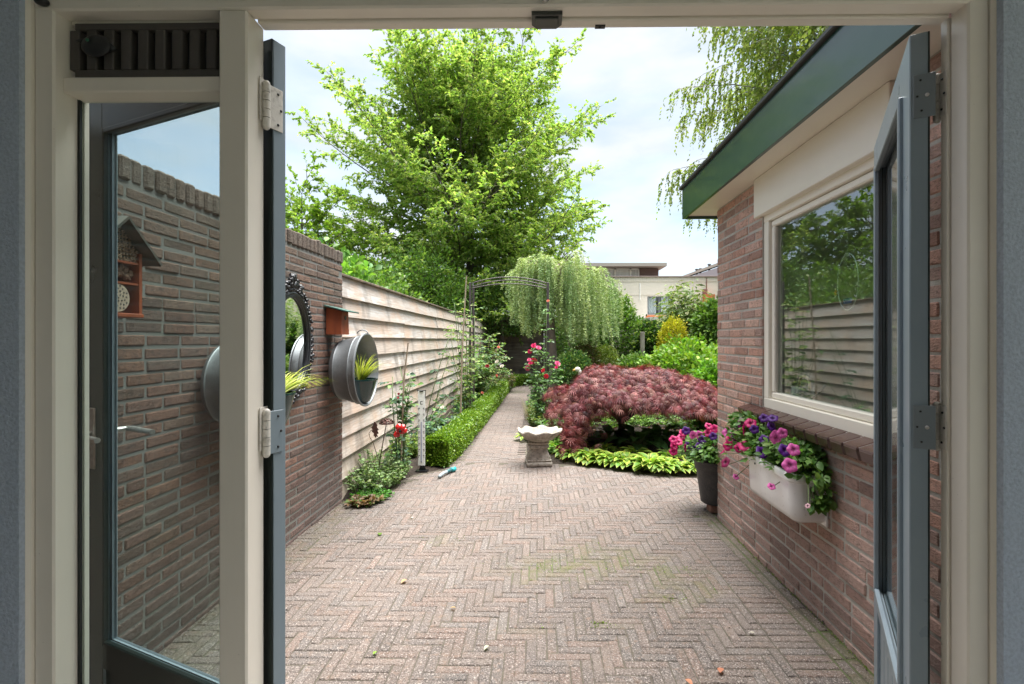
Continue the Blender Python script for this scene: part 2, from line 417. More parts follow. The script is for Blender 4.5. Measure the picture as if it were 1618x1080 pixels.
# ---- the annex on the right
an = thing('annex', 'red brick garden annex with green fascia and cream window on the right', 'building', (3.4, 2.2, 0))
YA0 = 1.22
WY0, WY1, WZ0, WZ1 = 1.97, 3.16, .975, 2.30
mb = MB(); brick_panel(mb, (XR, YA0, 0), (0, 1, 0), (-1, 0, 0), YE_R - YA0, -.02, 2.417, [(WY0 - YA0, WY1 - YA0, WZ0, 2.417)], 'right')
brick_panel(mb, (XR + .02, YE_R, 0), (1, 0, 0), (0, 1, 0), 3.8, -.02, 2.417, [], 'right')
mb.build('wall', [M_brick, mk('pale_mortar', (.50, .47, .42), .95, mott=[('n', 20, None, .35, .7, (.38, .355, .315), .8)], bumps=[('n', 120, None, .6, .004)])], an)
mb = MB(); mb.box(XR + .1, XR + .28, YA0, WY0, -.02, 2.41); mb.box(XR + .1, XR + .28, WY1, YE_R - .1, -.02, 2.41)
mb.box(XR + .1, XR + .28, WY0, WY1, -.02, WZ0 - .01); mb.box(XR + .1, XR + .28, WY0, WY1, 2.18, 2.41)
mb.box(XR + .28, 5.2, 3.66, 3.83, -.02, 2.41); mb.box(5.2, 5.38, YA0, 1.9, -.02, 2.41); mb.box(5.2, 5.38, 3.5, 3.83, -.02, 2.41); mb.box(5.2, 5.38, 1.9, 3.5, -.02, .8); mb.box(5.2, 5.38, 1.9, 3.5, 2.2, 2.41); mb.box(XR + .28, 5.2, YA0, YA0 + .15, -.02, 2.41)  # unseen opening in the far wall, added to light the annex interior
mb.build('inner_wall', [M_roomwall], an)
mb = MB(); mb.box(XR + .28, 5.2, YA0 + .15, 3.66, .0, .05); mb.build('floor', [M_floor], an)
# roof slab, soffit, fascia, trim
XF = 1.195; YF = 4.16; ZS = 2.417; ZF = 2.64
mb = MB(); mb.box(XF + .03, 5.6, YA0, YF - .03, ZS + .02, ZF - .02); mb.build('roof', [M_trim], an)
mb = MB(); mb.box(XF + .024, XR + .12, YA0, YF - .024, ZS, ZS + .018); mb.box(XR + .12, 5.5, YE_R - .1, YF - .024, ZS, ZS + .018)
mb.build('soffit', [M_creamout], an)
mb = MB(); mb.box(XF, XF + .022, YA0, YF, ZS - .022, ZF, .002); mb.box(XF + .022, 5.6, YF - .022, YF, ZS - .022, ZF, .002); mb.build('fascia', [M_fascia], an)
mb = MB(); mb.box(XF - .022, 5.65, YA0, YF + .022, ZF, ZF + .028, .006); mb.build('roof_trim', [M_trim], an)
# cream board between window and soffit, a little proud of the brick
mb = MB(); mb.box(XR - .028, XR + .05, WY0 + .01, 3.215, 2.172, ZS - .001, .004); mb.build('lintel_board', [M_creamout], an)
# window: frame > pane
mb = MB(); fx0, fx1 = XR + .012, XR + .09
T_ = .062
mb.box(fx0, fx1, WY0, WY1, WZ0, WZ0 + T_, .004); mb.box(fx0, fx1, WY0, WY1, 2.172 - T_ + .02, 2.20, .004)
mb.box(fx0 + .001, fx1 - .002, WY0, WY0 + T_, WZ0 + T_, 2.172 - T_ + .02, .004); mb.box(fx0 + .001, fx1 - .002, WY1 - T_, WY1, WZ0 + T_, 2.172 - T_ + .02, .004)
win = mb.build('window', [M_creamout], an)
mb = MB(); s0, s1 = XR + .03, XR + .082; a0, a1, b0, b1 = WY0 + T_ + .002, WY1 - T_ - .002, WZ0 + T_ + .002, 2.172 - T_ + .018; t = .038
mb.box(s0, s1, a0, a1, b0, b0 + t, .006); mb.box(s0, s1, a0, a1, b1 - t, b1, .006); mb.box(s0 + .001, s1, a0, a0 + t, b0 + t, b1 - t, .006); mb.box(s0 + .001, s1, a1 - t, a1, b0 + t, b1 - t, .006)
sash = mb.build('sash', [M_creamout], win, local=True); 
def relocal(o):  # sub-parts keep world positions: their parent's own origin is the thing's origin
    th = o.parent
    while th.parent: th = th.parent
    off = Vector(th.location); me = o.data
    me.transform(Matrix.Translation(-off)); return o
relocal(sash)
mb = MB(); mb.box(XR + .052, XR + .058, a0 + t, a1 - t, b0 + t, b1 - t); relocal(mb.build('pane', [M_winglass], win, local=True))
mb = MB(); mb.box(XR + .12, XR + .36, WY0, WY1, WZ0 - .02, WZ0 + .03, .004); relocal(mb.build('inner_sill', [M_creamout], win, local=True))
# sill of glazed tiles
mb = MB(); y = WY0 - .08
while y < 3.30:
    mb.mi = 0; k = .8 + .4 * rnd.random(); mb.col = (.075 * k, .036 * k, .03 * k)
    Mx = Matrix.Translation((XR + .03, y + .049, .984)) @ Matrix.Rotation(math.radians(-17), 4, 'Y')
    mb.box(-.115, .05, -.049, .049, -.024, .0, .005, Mx); mb.box(-.118, -.092, -.049, .049, -.062, -.003, .008, Mx); y += .1045
mb.mi = 1; mb.col = (1, 1, 1); Mx = Matrix.Translation((XR + .03, 0, .984)) @ Matrix.Rotation(math.radians(-17), 4, 'Y')
mb.box(-.108, .04, WY0 - .08, 3.29, -.055, -.0035, 0, Mx)
mb.build('window_sill', [M_silltile, M_mortar], an)

# ---- main house: facade above and beside the doors, roof
FY0, FY1 = 1.215, 1.42
ho = thing('house', 'brick rear facade of the house around the garden doors', 'house', (0, 1.3, 0))
PXJ = lambda x, Y: P(x, 536, Y=Y).x
XFL, XFR = PXJ(85, 1.09), PXJ(1530, 1.09)
DL, DR, ZH = XFL - .06, XFR + .06, 2.22
DF = 1.17
mb = MB(); 
mb.box(-4.5, DL, DF + .0, DF + .045, -.02, 3.2); mb.box(DR, XR, DF, DF + .045, -.02, 3.2); mb.box(DL, DR, DF, DF + .045, ZH, 3.2)
mb.build('wall', [mk('house_brick', (.22, .11, .08), .85, mott=[('n', 30, None, .4, .7, (.12, .08, .06), .6)], bumps=[('n', 60, None, .5, .005)])], ho)
mb = MB(); mb.box(-4.6, 3.7, -5.3, DF + .12, 3.2, 3.4); mb.build('roof', [M_trim], ho)  # unseen house top kept low to shorten its shadow on the patio

# ---- room the camera stands in (setting)
def struct(mb, name, mat): return tag(mb.build(name, mat), kind='structure')
WF = 1.065
mb = MB(); mb.box(-4.0, XFL - .052, WF, DF - .001, 0, 2.6); mb.box(XFR + .052, 3.4, WF, DF - .001, 0, 2.6); mb.box(XFL - .052, XFR + .052, WF, DF - .001, 2.19, 2.6)
struct(mb, 'wall_front', [M_stucco])
mb = MB(); mb.box(-4.15, -4.0, -5, DF, 0, 2.6)
struct(mb, 'wall_left', [M_stucco])
mb = MB(); mb.box(3.4, 3.55, -5, -3.0, 0, 2.6); mb.box(3.4, 3.55, .5, DF, 0, 2.6); mb.box(3.4, 3.55, -3.0, .5, 0, .1); mb.box(3.4, 3.55, -3.0, .5, 2.45, 2.6); struct(mb, 'wall_right', [M_stucco])  # unseen opening added to brighten the right jamb and plaster
mb = MB(); mb.box(-4.15, .4, -5.15, -5, 0, 2.6); mb.box(3.0, 3.55, -5.15, -5, 0, 2.6); mb.box(.4, 3.0, -5.15, -5, 0, .25); mb.box(.4, 3.0, -5.15, -5, 2.4, 2.6); struct(mb, 'wall_back', [M_stucco])  # unseen opening behind the camera, added to let light into the room
mb = MB(); mb.box(-4.15, 3.55, -5.15, DF, 2.6, 2.75); struct(mb, 'ceiling', [M_ceil])
mb = MB(); mb.box(-4.15, 3.55, -5.15, 1.10, -.12, 0.0); struct(mb, 'floor', [M_floor])

# ---- door frame with its sidelight
df = thing('door_frame', 'cream painted timber frame around the open garden doors and narrow sidelight', 'door frame', (0, 1.12, 0))
Y0, Y1 = 1.09, 1.16
xm0, xm1 = PXJ(345, Y0), PXJ(390, Y0)
ztop = P(900, 9, Y=Y0).z
zout = P(900, 41, Y=1.185).z
mb = MB(); mb.box(XFL - .045, XFL, Y0, Y1 + .012, 0, ztop + .06, .004); mb.build('jamb', [M_cream], df)
mb = MB(); mb.box(XFL - .075, XFL - .045, Y0 - .012, Y0 + .02, 0, ztop + .09, .006); mb.build('architrave', [M_cream], df)
mb = MB(); mb.box(xm0, xm1, Y0, Y1, 0, ztop, .004); mb.box(xm0 + .02, xm1 - .004, Y1, 1.164, 0, ztop - .04, .002); mb.build('mullion', [M_cream], df)
mb = MB(); mb.box(XFR, XFR + .045, Y0, 1.138, 0, ztop + .06, .004); mb.box(XFR - .003, XFR + .05, 1.140, 1.162, 0, ztop - .0, .003)
mb.build('jamb', [M_cream], df)
mb = MB(); mb.box(XFR + .045, XFR + .072, Y0 - .012, Y0 + .02, 0, ztop + .09, .010); mb.build('architrave', [M_cream], df)
mb = MB(); mb.box(XFL - .045, XFR + .045, Y0 - .001, Y1 - .03, ztop, ztop + .07, .004); mb.box(xm1, XFR - .007, Y1 - .03, 1.16, ztop - .006, ztop + .07, .003); mb.box(xm1, XFR - .007, 1.16, 1.19, zout, ztop + .07, .004)
mb.box(XFL, xm0, Y1 - .03, 1.17, ztop - .006, ztop + .07, .003)
mb.build('head', [M_cream], df)
# threshold
mb = MB(); mb.box(XFL, XFR, Y0, 1.20, -.03, .02, .004); mb.build('threshold', [mk('stone_threshold', (.2, .2, .2), .6)], df)
# sidelight: ventilation grille, transom, gasket, pane
zt1, zt0 = P(230, 124, Y=1.12).z, P(230, 148, Y=1.12).z
mb = MB(); mb.box(XFL, xm0, 1.11, 1.165, zt0, zt1, .003); mb.build('transom', [M_cream], df)
gx0, gx1, gz0, gz1 = P(114, 90, Y=1.12).x, xm0, zt1 + .002, P(230, 33, Y=1.12).z
mb = MB(); mb.mi = 0
mb.box(gx0, gx1, 1.125, 1.150, gz0, gz0 + .022, .002); mb.box(gx0, gx1, 1.125, 1.150, gz1 - .016, gz1, .002)
gr_n = 9; st = (gx1 - gx0) / gr_n
for i in range(gr_n + 1):
    x = gx0 + i * st; mb.box(x - st * .29, min(x + st * .29, gx1), 1.125, 1.15, gz0 + .022, gz1 - .016, .002)
mb.mi = 1; mb.box(gx0, gx1, 1.152, 1.166, gz0, gz1)
for i in range(gr_n): x = gx0 + (i + .5) * st; mb.box(x - .003, x + .008, 1.138, 1.151, gz0 + .022, gz1 - .016)
mb.build('ventilation_grille', [M_grille, M_dark], df)
# dark oval pull with a round eye and a pointed end hanging on the grille
c = P(152, 72, Y=1.112); mb = MB()
mb.ball(c, .034, 20, 10, sq=(1, .28, .74)); mb.prism([(c.x + .022, c.y, c.z - .014), (c.x + .045, c.y, c.z - .006), (c.x + .022, c.y, c.z + .016)], (0, .006, 0)); mb.prism([(c.x - .05, c.y, c.z + .014), (c.x - .024, c.y, c.z + .0), (c.x - .022, c.y, c.z + .018)], (0, .006, 0))
mb.mi = 1; mb.ball(c + Vector((-.012, -.009, .008)), .004, 10, 6)
tag(mb.build('ventilation_knob', [M_dark, mk('green_dot', (.02, .12, .07), .4)], df, smooth=True))
mb = MB(); gz = P(230, 152, Y=1.15).z; gxl = XFL + .0006
mb.mi = 0; mb.box(gxl, xm0, 1.146, 1.152, gz - .006, gz, 0); mb.box(gxl, gxl + .0055, 1.146, 1.1525, .121, gz - .006)

mb.mi = 2; qb = P(132.8, 500, Y=1.161).x; qb = XFL + .0035; mb.box(XFL - .004, qb, 1.161, 1.174, .121, gz + .03, .0005); mb.box(qb, xm0, 1.162, 1.172, gz + .004, gz + .03, .002)
mb.mi = 1; mb.box(XFL, xm0, 1.11, 1.2, .02, .12, .003)
mb.build('window_frame', [M_gasket, M_cream, M_creamout], df)
mb = MB(); mb.box(gxl, xm0, 1.154, 1.160, .12, gz); mb.build('pane', [M_glass], df)
# black lock keep under the head
c = P(864, 24, Y=1.13); mb = MB(); mb.prism([(c.x - .034, 1.105, ztop - .001), (c.x + .034, 1.105, ztop - .001), (c.x + .034, 1.142, ztop - .001), (c.x + .022, 1.156, ztop - .001), (c.x - .022, 1.156, ztop - .001), (c.x - .034, 1.142, ztop - .001)], (0, 0, -.008))
mb.box(c.x - .026, c.x + .026, 1.112, 1.14, ztop - .013, ztop - .008, .002); mb.build('lock_keep', [mk('dark_grey_metal', (.06, .065, .06), .35, metal=.4)], df)
mb = MB(); q = P(948, 28, Y=1.15); mb.box(q.x - .011, q.x + .012, 1.146, 1.158, ztop - .0085, ztop - .006); mb.ball((q.x, 1.152, ztop - .008), .0035, 8, 6); mb.build('bolt_hole', [M_dark], df)
mb = MB(); q = P(862, 1, Y=1.08); mb.ball((q.x, 1.075, q.z + .004), .009, 14, 10); mb.build('ball_catch', [M_steel], df, smooth=True)
mb = MB(); q = P(66, 2, Y=1.08); mb.ball((q.x, 1.08, q.z), .012, 14, 10, sq=(1.2, 1, .7)); mb.build('ball_catch', [M_dark], df, smooth=True)

# ---- door leaves, built flat: local x along the leaf from the hinge, y = thickness (0 inside face, .038 outside), z up
def leaf(name, label, A, ang, mirror, W=.785, sw=.10, tr=.105, ib=.016, ip=.010, bm=0, lever=False):
    """A = hinge corner, ang = direction of the leaf"""
    r = thing(name, label, 'door', A)
    h0, h1, th = .03, 2.106, .038; g0 = .515
    g1 = h1 - tr; ux = Vector((math.cos(ang), math.sin(ang), 0)); uy = Vector((-math.sin(ang), math.cos(ang), 0)) * mirror
    Mx = Matrix(((ux.x, uy.x, 0, 0), (ux.y, uy.y, 0, 0), (0, 0, 1, 0), (0, 0, 0, 1)))
    # y<th-.004 is the room side (blue grey), the outermost skin is dark green
    def part(name, fn, mats):
        m = MB(); fn(m); o = m.build(name, mats, r, local=True)
        o.data.transform(Mx)
        if mirror < 0: o.data.flip_normals()
        return o
    def stile(a, b):
        def f(m):
            m.mi = 0; m.box(a, b, 0, th - .003, h0, h1, .002); m.mi = 1; m.box(a + .001, b - .001, th - .0045, th, h0, h1, .001)
        return f
    part('stile', stile(0, sw), [M_blue, M_dgreen]); part('stile', stile(W - sw, W), [M_blue, M_dgreen])
    def rails(z0, z1):
        def f(m):
            m.mi = 0; m.box(sw, W - sw, .0005, th - .003, z0, z1, .001); m.mi = 1; m.box(sw, W - sw, th - .0045, th - .0005, z0, z1)
        return f
    part('top_rail', rails(g1, h1), [M_blue, M_dgreen])
    part('middle_rail', rails(g0 - .07, g0), [M_blue, M_dgreen]); part('bottom_rail', rails(h0, h0 + .12), [M_blue, M_dgreen])
    def panel(m):
        m.mi = 0; m.box(sw, W - sw, .010, th - .014, h0 + .12, g0 - .07)
        for k in range(1, 6): x = sw + k * (W - 2 * sw) / 6; m.box(x - .045, x + .045, .006, .011, h0 + .13, g0 - .08, .003)
        m.mi = 1; m.box(sw, W - sw, th - .015, th - .010, h0 + .12, g0 - .07)
    part('panel', panel, [M_blue, M_dgreen])
    def bead(m):
        for (yy0, yy1, mi, w) in ((-ip, .006, 0, ib), (th - .012, th + .004, bm, .012)):
            m.mi = mi
            m.box(sw - .004, sw + w, yy0, yy1, g0 - .004, g1 + .004, .003); m.box(W - sw - w, W - sw + .004, yy0, yy1, g0 - .004, g1 + .004, .003)
            m.box(sw + w, W - sw - w, yy0 + .0006, yy1, g0 - .004, g0 + w, .003); m.box(sw + w, W - sw - w, yy0 + .0006, yy1, g1 - w, g1 + .004, .003)
        m.mi = 1
        for yy in (.0145, .023):
            m.box(sw, W - sw, yy, yy + .0012, g0, g0 + .003); m.box(sw, sw + .003, yy, yy + .0012, g0 + .003, g1); m.box(W - sw - .003, W - sw, yy, yy + .0012, g0 + .003, g1)
    part('glazing_bead', bead, [M_blue, M_gasket, M_dgreen])
    part('pane', lambda m: m.box(sw, W - sw, .016, .0225, g0, g1), [M_glass])
    def handle(m):
        for s, y in ((-1, 0), (1, th)):
            m.box(W - sw * .5 - .015, W - sw * .5 + .015, y, y + s * .007, 1.02, 1.20, .004)
            m.tube([(W - sw * .5, y, 1.125), (W - sw * .5, y + s * .045, 1.125), (W - sw * .5 - .02, y + s * .05, 1.125), (W - sw * .5 - .125, y + s * .05, 1.122)], [.008, .008, .009, .008], 10)
    if lever: part('handle', handle, [M_steel])
    return r, Mx

A = P(430, 536, Y=1.162); A.z = 0
AL = math.radians(23.0); lf, MxL = leaf('garden_door', 'open left door leaf with dark green outer face, seen through the narrow sidelight', A + Vector((math.sin(AL), math.cos(AL), 0)) * .038, PI - AL, 1, sw=.085, tr=.098, ib=.004, ip=.0005, bm=2, lever=True)
B = P(1437, 536, Y=1.172); B.z = 0
rf, MxR = leaf('garden_door', 'open blue grey door leaf on the right, standing in front of the annex window', B, math.atan2(.877, .48), -1)

# hinges: plate on the leaf edge, knuckle, plate on the frame
def hinge(parent, px, py, h, plate_dir, Y, side):
    c = P(px, py, Y=Y); m = MB(); m.mi = 0
    n = 5; hh = h / n
    for k in range(n): m.tube([(c.x, c.y, c.z - h / 2 + k * hh + .0008), (c.x, c.y, c.z - h / 2 + (k + 1) * hh - .0008)], .0085, 12)
    m.ball((c.x, c.y, c.z + h / 2), .0085, 12, 6); m.ball((c.x, c.y, c.z - h / 2), .0085, 12, 6)
    return m, c
for (py) in (166, 684, 1130):
    # left leaf: leaf edge plane runs from A to A + thickness
    m, c = hinge(lf, 421, py, .098, 0, 1.150, -1)
    e = Vector((math.sin(AL), math.cos(AL), 0)); nn = Vector((math.cos(AL), -math.sin(AL), 0))
    o = m.build('hinge', [M_paintedsteel], lf, smooth=True, angle=40)
    m = MB(); zc = c.z; p0 = Vector(A) + nn * .0015 - e * .012
    Mp = Matrix(((e.x, nn.x, 0, p0.x), (e.y, nn.y, 0, p0.y), (0, 0, 1, zc), (0, 0, 0, 1)))
    m.mi = 0; m.box(0, .040, -.001, .0012, -.05, .05, .001, Mp); m.mi = 1
    for (a, b) in ((.026, .036), (.026, -.036), (.034, 0)): m.ball(Mp @ Vector((a, .0012, b)), .0032, 8, 6)
    m.build('hinge_plate', [M_blue if py > 400 else M_paintedsteel, M_dark], lf)
    m, c = hinge(rf, 1481, py - 11, .098, 0, 1.172, 1)
    m.build('hinge', [M_paintedsteel], rf, smooth=True, angle=40)
    e = Vector((.877, -.48, 0)); nn = Vector((-.48, -.877, 0)); p0 = Vector(B) + nn * .0015; zc = c.z
    Mp = Matrix(((e.x, nn.x, 0, p0.x), (e.y, nn.y, 0, p0.y), (0, 0, 1, zc), (0, 0, 0, 1)))
    m = MB(); m.mi = 0; m.box(.006, .048, -.001, .0014, -.05, .05, .001, Mp); m.mi = 1
    for (a, b) in ((.02, .036), (.022, -.034), (.014, 0)): m.ball(Mp @ Vector((a, .0014, b)), .0026, 8, 6)
    m.mi = 2; m.ball(Mp @ Vector((.032, .0016, .0)), .0045, 10, 6)
    m.build('hinge_plate', [mk('dark_hinge_paint', (.19, .22, .24), .4), M_dark, M_steel], rf)
    m = MB(); zc = c.z; m.mi = 0; m.box(XFR - .0055, XFR - .0032, 1.141, 1.161, zc - .05, zc + .05, .0008); m.mi = 1
    for (a, b) in ((1.152, .034), (1.147, .0), (1.154, -.034)): m.ball((XFR - .0056, a, zc + b), .0028, 8, 6)
    m.build('hinge_plate', [M_paintedsteel, M_dark], df)
    m = MB(); m.mi = 0; m.box(xm1 + .002, xm1 + .0042, 1.135, 1.172, zc - .055, zc + .045, .0008); m.mi = 1
    for (a, b) in ((1.152, .03), (1.15, -.034)): m.ball((xm1 + .0044, a, zc + b), .0028, 8, 6)
    m.build('hinge_plate', [M_paintedsteel, M_dark], df)

# ---- things on the annex window's inner sill
zi = WZ0 + .031
wc = thing('watering_can', 'small zinc watering can with copper hoop handle behind the annex window', 'watering can', (XR + .155, 2.97, zi))
M_zinc = mk('zinc', (.25, .265, .275), .5, metal=.6, mott=[('n', 14, None, .35, .7, (.2, .215, .22), .7), ('v', 60, None, .1, .4, (.34, .35, .36), .3)], bumps=[('n', 40, None, .15, .003)], rvar=.1)
M_copper = mk('copper', (.7, .38, .2), .3, metal=.9)
c = Vector(wc.location)
m = MB(); m.lathe([(.0, 0), (.062, 0), (.068, .02), (.06, .11), (.064, .118), (.056, .118), (.05, .02), (0, .02)], 24, Matrix.Translation(c)); m.build('body', [mk('pale_zinc', (.6, .64, .66), .45, metal=.3)], wc, smooth=True, angle=40)
m = MB(); m.tube([c + Vector((0, .06 * math.cos(t), .12 + .06 * math.sin(t)) ) + Vector((0, -.02 + .0, 0)) for t in [i * PI / 14 * 1.15 - .1 for i in range(15)]], .008, 8); m.build('handle', [mk('warm_brass', (.8, .6, .4), .4, metal=.2)], wc, smooth=True)
m = MB(); m.tube([c + Vector((.0, -.06, .03)), c + Vector((-.01, -.16, .08)), c + Vector((-.02, -.27, .15))], [.008, .006, .005], 8); m.build('spout', [M_zinc], wc, smooth=True)
m = MB(); q = Vector((XR + .17, 2.76, zi)); m.ball(q + Vector((0, 0, .012)), .06, 18, 8, sq=(.5, 1, .2))
tag(m.build('wooden_scoop', [mk('oiled_wood', (.5, .24, .09), .4, mott=[('n', 20, (1, 5, 1), .4, .7, (.3, .14, .05), .8)])], None, smooth=True), 'flat orange wooden scoop lying behind the annex window beside the watering can', 'scoop')
vs = thing('glass_vase', 'square green glass vase with white flowers behind the annex window', 'vase', (XR + .18, 2.24, zi))
m = MB(); c = Vector(vs.location); m.lathe([(0, 0), (.05, 0), (.055, .05), (.05, .10), (.045, .10), (.05, .05), (0, .01)], 4, Matrix.Translation(c)); m.build('vessel', [glass_mat('green_glass', (.25, .75, .2))], vs)
m = MB(); m.mi = 0
for k in range(9): m.ball(c + Vector((rnd.uniform(-.04, .04), rnd.uniform(-.05, .05), rnd.uniform(.0, .06))), .017, 8, 6, lump=.4, seed=k)
m.build('flowers', [mk('white_petals', (.75, .8, .6), .6)], vs)
for k, (yy, w, hh) in enumerate(((2.62, .022, .03), (2.52, .04, .045))):
    g = MB(); g.lathe([(0, 0), (w, .0), (w * 1.2, hh * .5), (w * .8, hh), (w * .3, hh * 1.25), (0, hh * 1.3)], 20, Matrix.Translation((XR + .19, yy, zi)))
    tag(g.build('glass_jar', [glass_mat('jar_glass', (.8, .85, .85), gain=3)], None, smooth=True), ['tiny clear glass jar beside the scoop behind the annex window', 'larger domed clear glass jar near the vase behind the annex window'][k], 'jar')
m = MB(); m.box(XR + .13, XR + .135, 2.04, 2.13, zi + .0, 1.62); m.tube([(XR + .1325, 2.04, 1.62), (XR + .1325, 2.13, 1.62)], .005, 6)
m.tube([(XR + .1325, 2.13, zi), (XR + .1325, 2.13, 1.62)], .003, 6)
tag(m.build('woven_screen', [M_curtain], None), 'pale woven screen standing behind the near end of the annex window', 'screen')
rg = thing('window_ornament', 'oval leaded glass ornament hanging inside the annex window', 'window ornament', (XR + .10, 2.45, 1.68))
c = Vector(rg.location); m = MB(); m.tube([c + Vector((0, .082 * math.cos(t), .138 * math.sin(t))) for t in [i * 2 * PI / 40 for i in range(41)]], .0035, 6, caps=False)
m.build('ring', [mk('lead_ring', (.55, .6, .55), .3, metal=.5)], rg, smooth=True)
m = MB(); m.box(c.x - .001, c.x + .001, c.y - .03, c.y + .035, c.z - .105, c.z - .08)
m.build('blue_glass_strip', [mk('blue_glass', (.01, .10, .28), .2)], rg)
m = MB(); m.tube([c + Vector((0, 0, .138)), c + Vector((0, 0, .40))], .0012, 5); m.build('cord', [M_steel], rg)
m = MB(); c = P(1320, 462, X=XR + .10)
for k in range(5):
    a = k * 2 * PI / 5; m.prism([c, c + Vector((0, .018 * math.cos(a), .022 * math.sin(a))), c + Vector((0, .010 * math.cos(a + .6), .012 * math.sin(a + .6)))], (.002, 0, 0))
tag(m.build('paper_leaf', [mk('orange_paper', (.7, .2, .08), .6)], None), 'little orange leaf stuck behind the annex window below the oval ornament', 'ornament')
# ------------------------------------------------------------------ ground, paving, path
M_soil = mk('garden_soil', (.026, .018, .012), .95, mott=[('n', 9, None, .35, .7, (.05, .034, .023), .8), ('v', 60, None, .0, .3, (.012, .008, .006), .6)], bumps=[('n', 30, None, 1, .03), ('v', 70, None, .6, .012)])
M_ground = mk('lawn_soil', (.05, .07, .025), .95, mott=[('n', .4, None, .4, .7, (.08, .07, .045), .8)])
M_sand = mk('joint_sand', 'attr', .95, mott=[('n', 30, None, .35, .7, (.06, .05, .038), .7)], bumps=[('n', 90, None, .8, .006)], alpha_mix=((.09, .13, .03), 9))
M_paver = mk('paver', 'attr', .92, mott=[('n', 110, None, .44, .56, (.06, .05, .044), .7), ('n', 200, None, .50, .60, (.30, .25, .22), .6), ('n', 125, None, .575, .63, (.42, .37, .33), .8), ('v', 75, None, .0, .17, (.27, .235, .21), .45), ('n', 9, None, .45, .70, (.17, .135, .11), .5), ('n', 26, None, .55, .72, (.24, .15, .10), .4), ('n', 1.3, None, .5, .75, (.26, .21, .18), .35)],
             bumps=[('n', 120, None, 1.0, .010), ('n', 40, None, .8, .012)], alpha_mix=((.125, .12, .05), 11))
def bend(x, y): return .006 * noise.noise(Vector((x * .9, y * .9, 0))) * 2
def inside(p, poly):
    x, y = p; c = False; n = len(poly)
    for i in range(n):
        x0, y0 = poly[i]; x1, y1 = poly[(i + 1) % n]
        if (y0 > y) != (y1 > y) and x < (x1 - x0) * (y - y0) / (y1 - y0) + x0: c = not c
    return c
G = lambda x, y: tuple(P(x, y, Z=0))[:2]
bed_left = [(-2.2, 4.31), (-1.70, 4.27), G(560, 800), G(600, 789), G(635, 765), G(660, 748), G(690, 745), (-1.0, 5.42), (-.90, 6.1), (-.90, 7.3), (-.86, 9), (-.81, 11.8), (-.76, 14.2), (-.5, 14.9), (.8, 15.2), (.8, 17.5), (-2.2, 17.5)]
bed_right = [(-.10, 5.70), (.06, 5.62), (.20, 5.58), G(950, 741), G(1040, 750), G(1095, 755), (2.4, 4.98), (6.5, 4.9), (6.5, 17.5), (.8, 17.5), (.8, 15.3), (.2, 14.3), (-.22, 13.8), (-.24, 10), (-.21, 7.5), (-.17, 6.2)]
MOSS = [((900, 893), .22, .9), ((850, 900), .16, .8), ((985, 885), .20, .75), ((1060, 905), .14, .75), ((1090, 930), .15, .7), ((1060, 947), .10, .8), ((940, 870), .2, .5), ((820, 990), .06, .4), ((950, 985), .05, .6), ((700, 852), .12, .35)]
MOSS = [(G(*p), r, s) for p, r, s in MOSS]
def moss(x, y):
    m = 0
    for (a, b), r, s in MOSS: m = max(m, s * math.exp(-((x - a) ** 2 / (1.6 * r * r) + (y - b) ** 2 / (.5 * r * r))))
    if x > 1.2 and y < 4.1: m = max(m, .75 * min(1, (x - 1.2) / .1) * (.55 + .6 * noise.noise(Vector((3, y * 2, 1)))))
    if x < -1.45 and y < 4.5: m = max(m, .25)
    return max(0, min(1, m))
PC = [(.148, .113, .096), (.136, .111, .098), (.162, .123, .105), (.12, .101, .092), (.16, .109, .088), (.136, .122, .113), (.112, .093, .084)]
def pcol(x, y):
    c = PC[rnd.randrange(len(PC))]; j = .80 + .40 * rnd.random()
    far = 1 + .10 * max(0, min(1, (y - 3.4) / 2)); dk = 1 - .15 * max(0, min(1, (-1.0 - x) / .7))  # open-sky brightening put into far paver colour; also darker towards left wall
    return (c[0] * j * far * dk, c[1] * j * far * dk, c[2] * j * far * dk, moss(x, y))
pv = MB()
def paver(cx, cy, lx, ly, z=0.0):
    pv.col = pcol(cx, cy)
    hx, hy = lx / 2 - .0010 - .0016 * rnd.random(), ly / 2 - .0008 - .0016 * rnd.random(); b = .0045; a = rnd.gauss(0, .008)
    z = bend(cx, cy) + rnd.gauss(0, .0010); tx, ty = rnd.gauss(0, .008), rnd.gauss(0, .008)
    ca, sa = math.cos(a), math.sin(a); vs = []
    jx, jy = rnd.gauss(0, .0012), rnd.gauss(0, .0012)
    for (ex, ey, dz) in ((hx - b, hy - b, 0), (hx, hy, -b * .8), (hx, hy, -.03)):
        for sx, sy in ((-1, -1), (1, -1), (1, 1), (-1, 1)):
            x, y = sx * ex, sy * ey; vs.append((cx + jx + x * ca - y * sa, cy + jy + x * sa + y * ca, z + dz + x * tx * .5 + y * ty * .3))
    pv.add(vs, [(0, 1, 2, 3)] + [(k + 4, (k + 1) % 4 + 4, (k + 1) % 4, k) for k in range(4)] + [(k + 8, (k + 1) % 4 + 8, (k + 1) % 4 + 4, k + 4) for k in range(4)])
W = .0476
YP0, YP1, YT = 1.19, 5.75, 5.62
far_edge = lambda x: 5.66 if x < .1 else 5.66 - (x - .1) * .40 if x < 1.6 else 5.06 - (x - 1.6) * .1
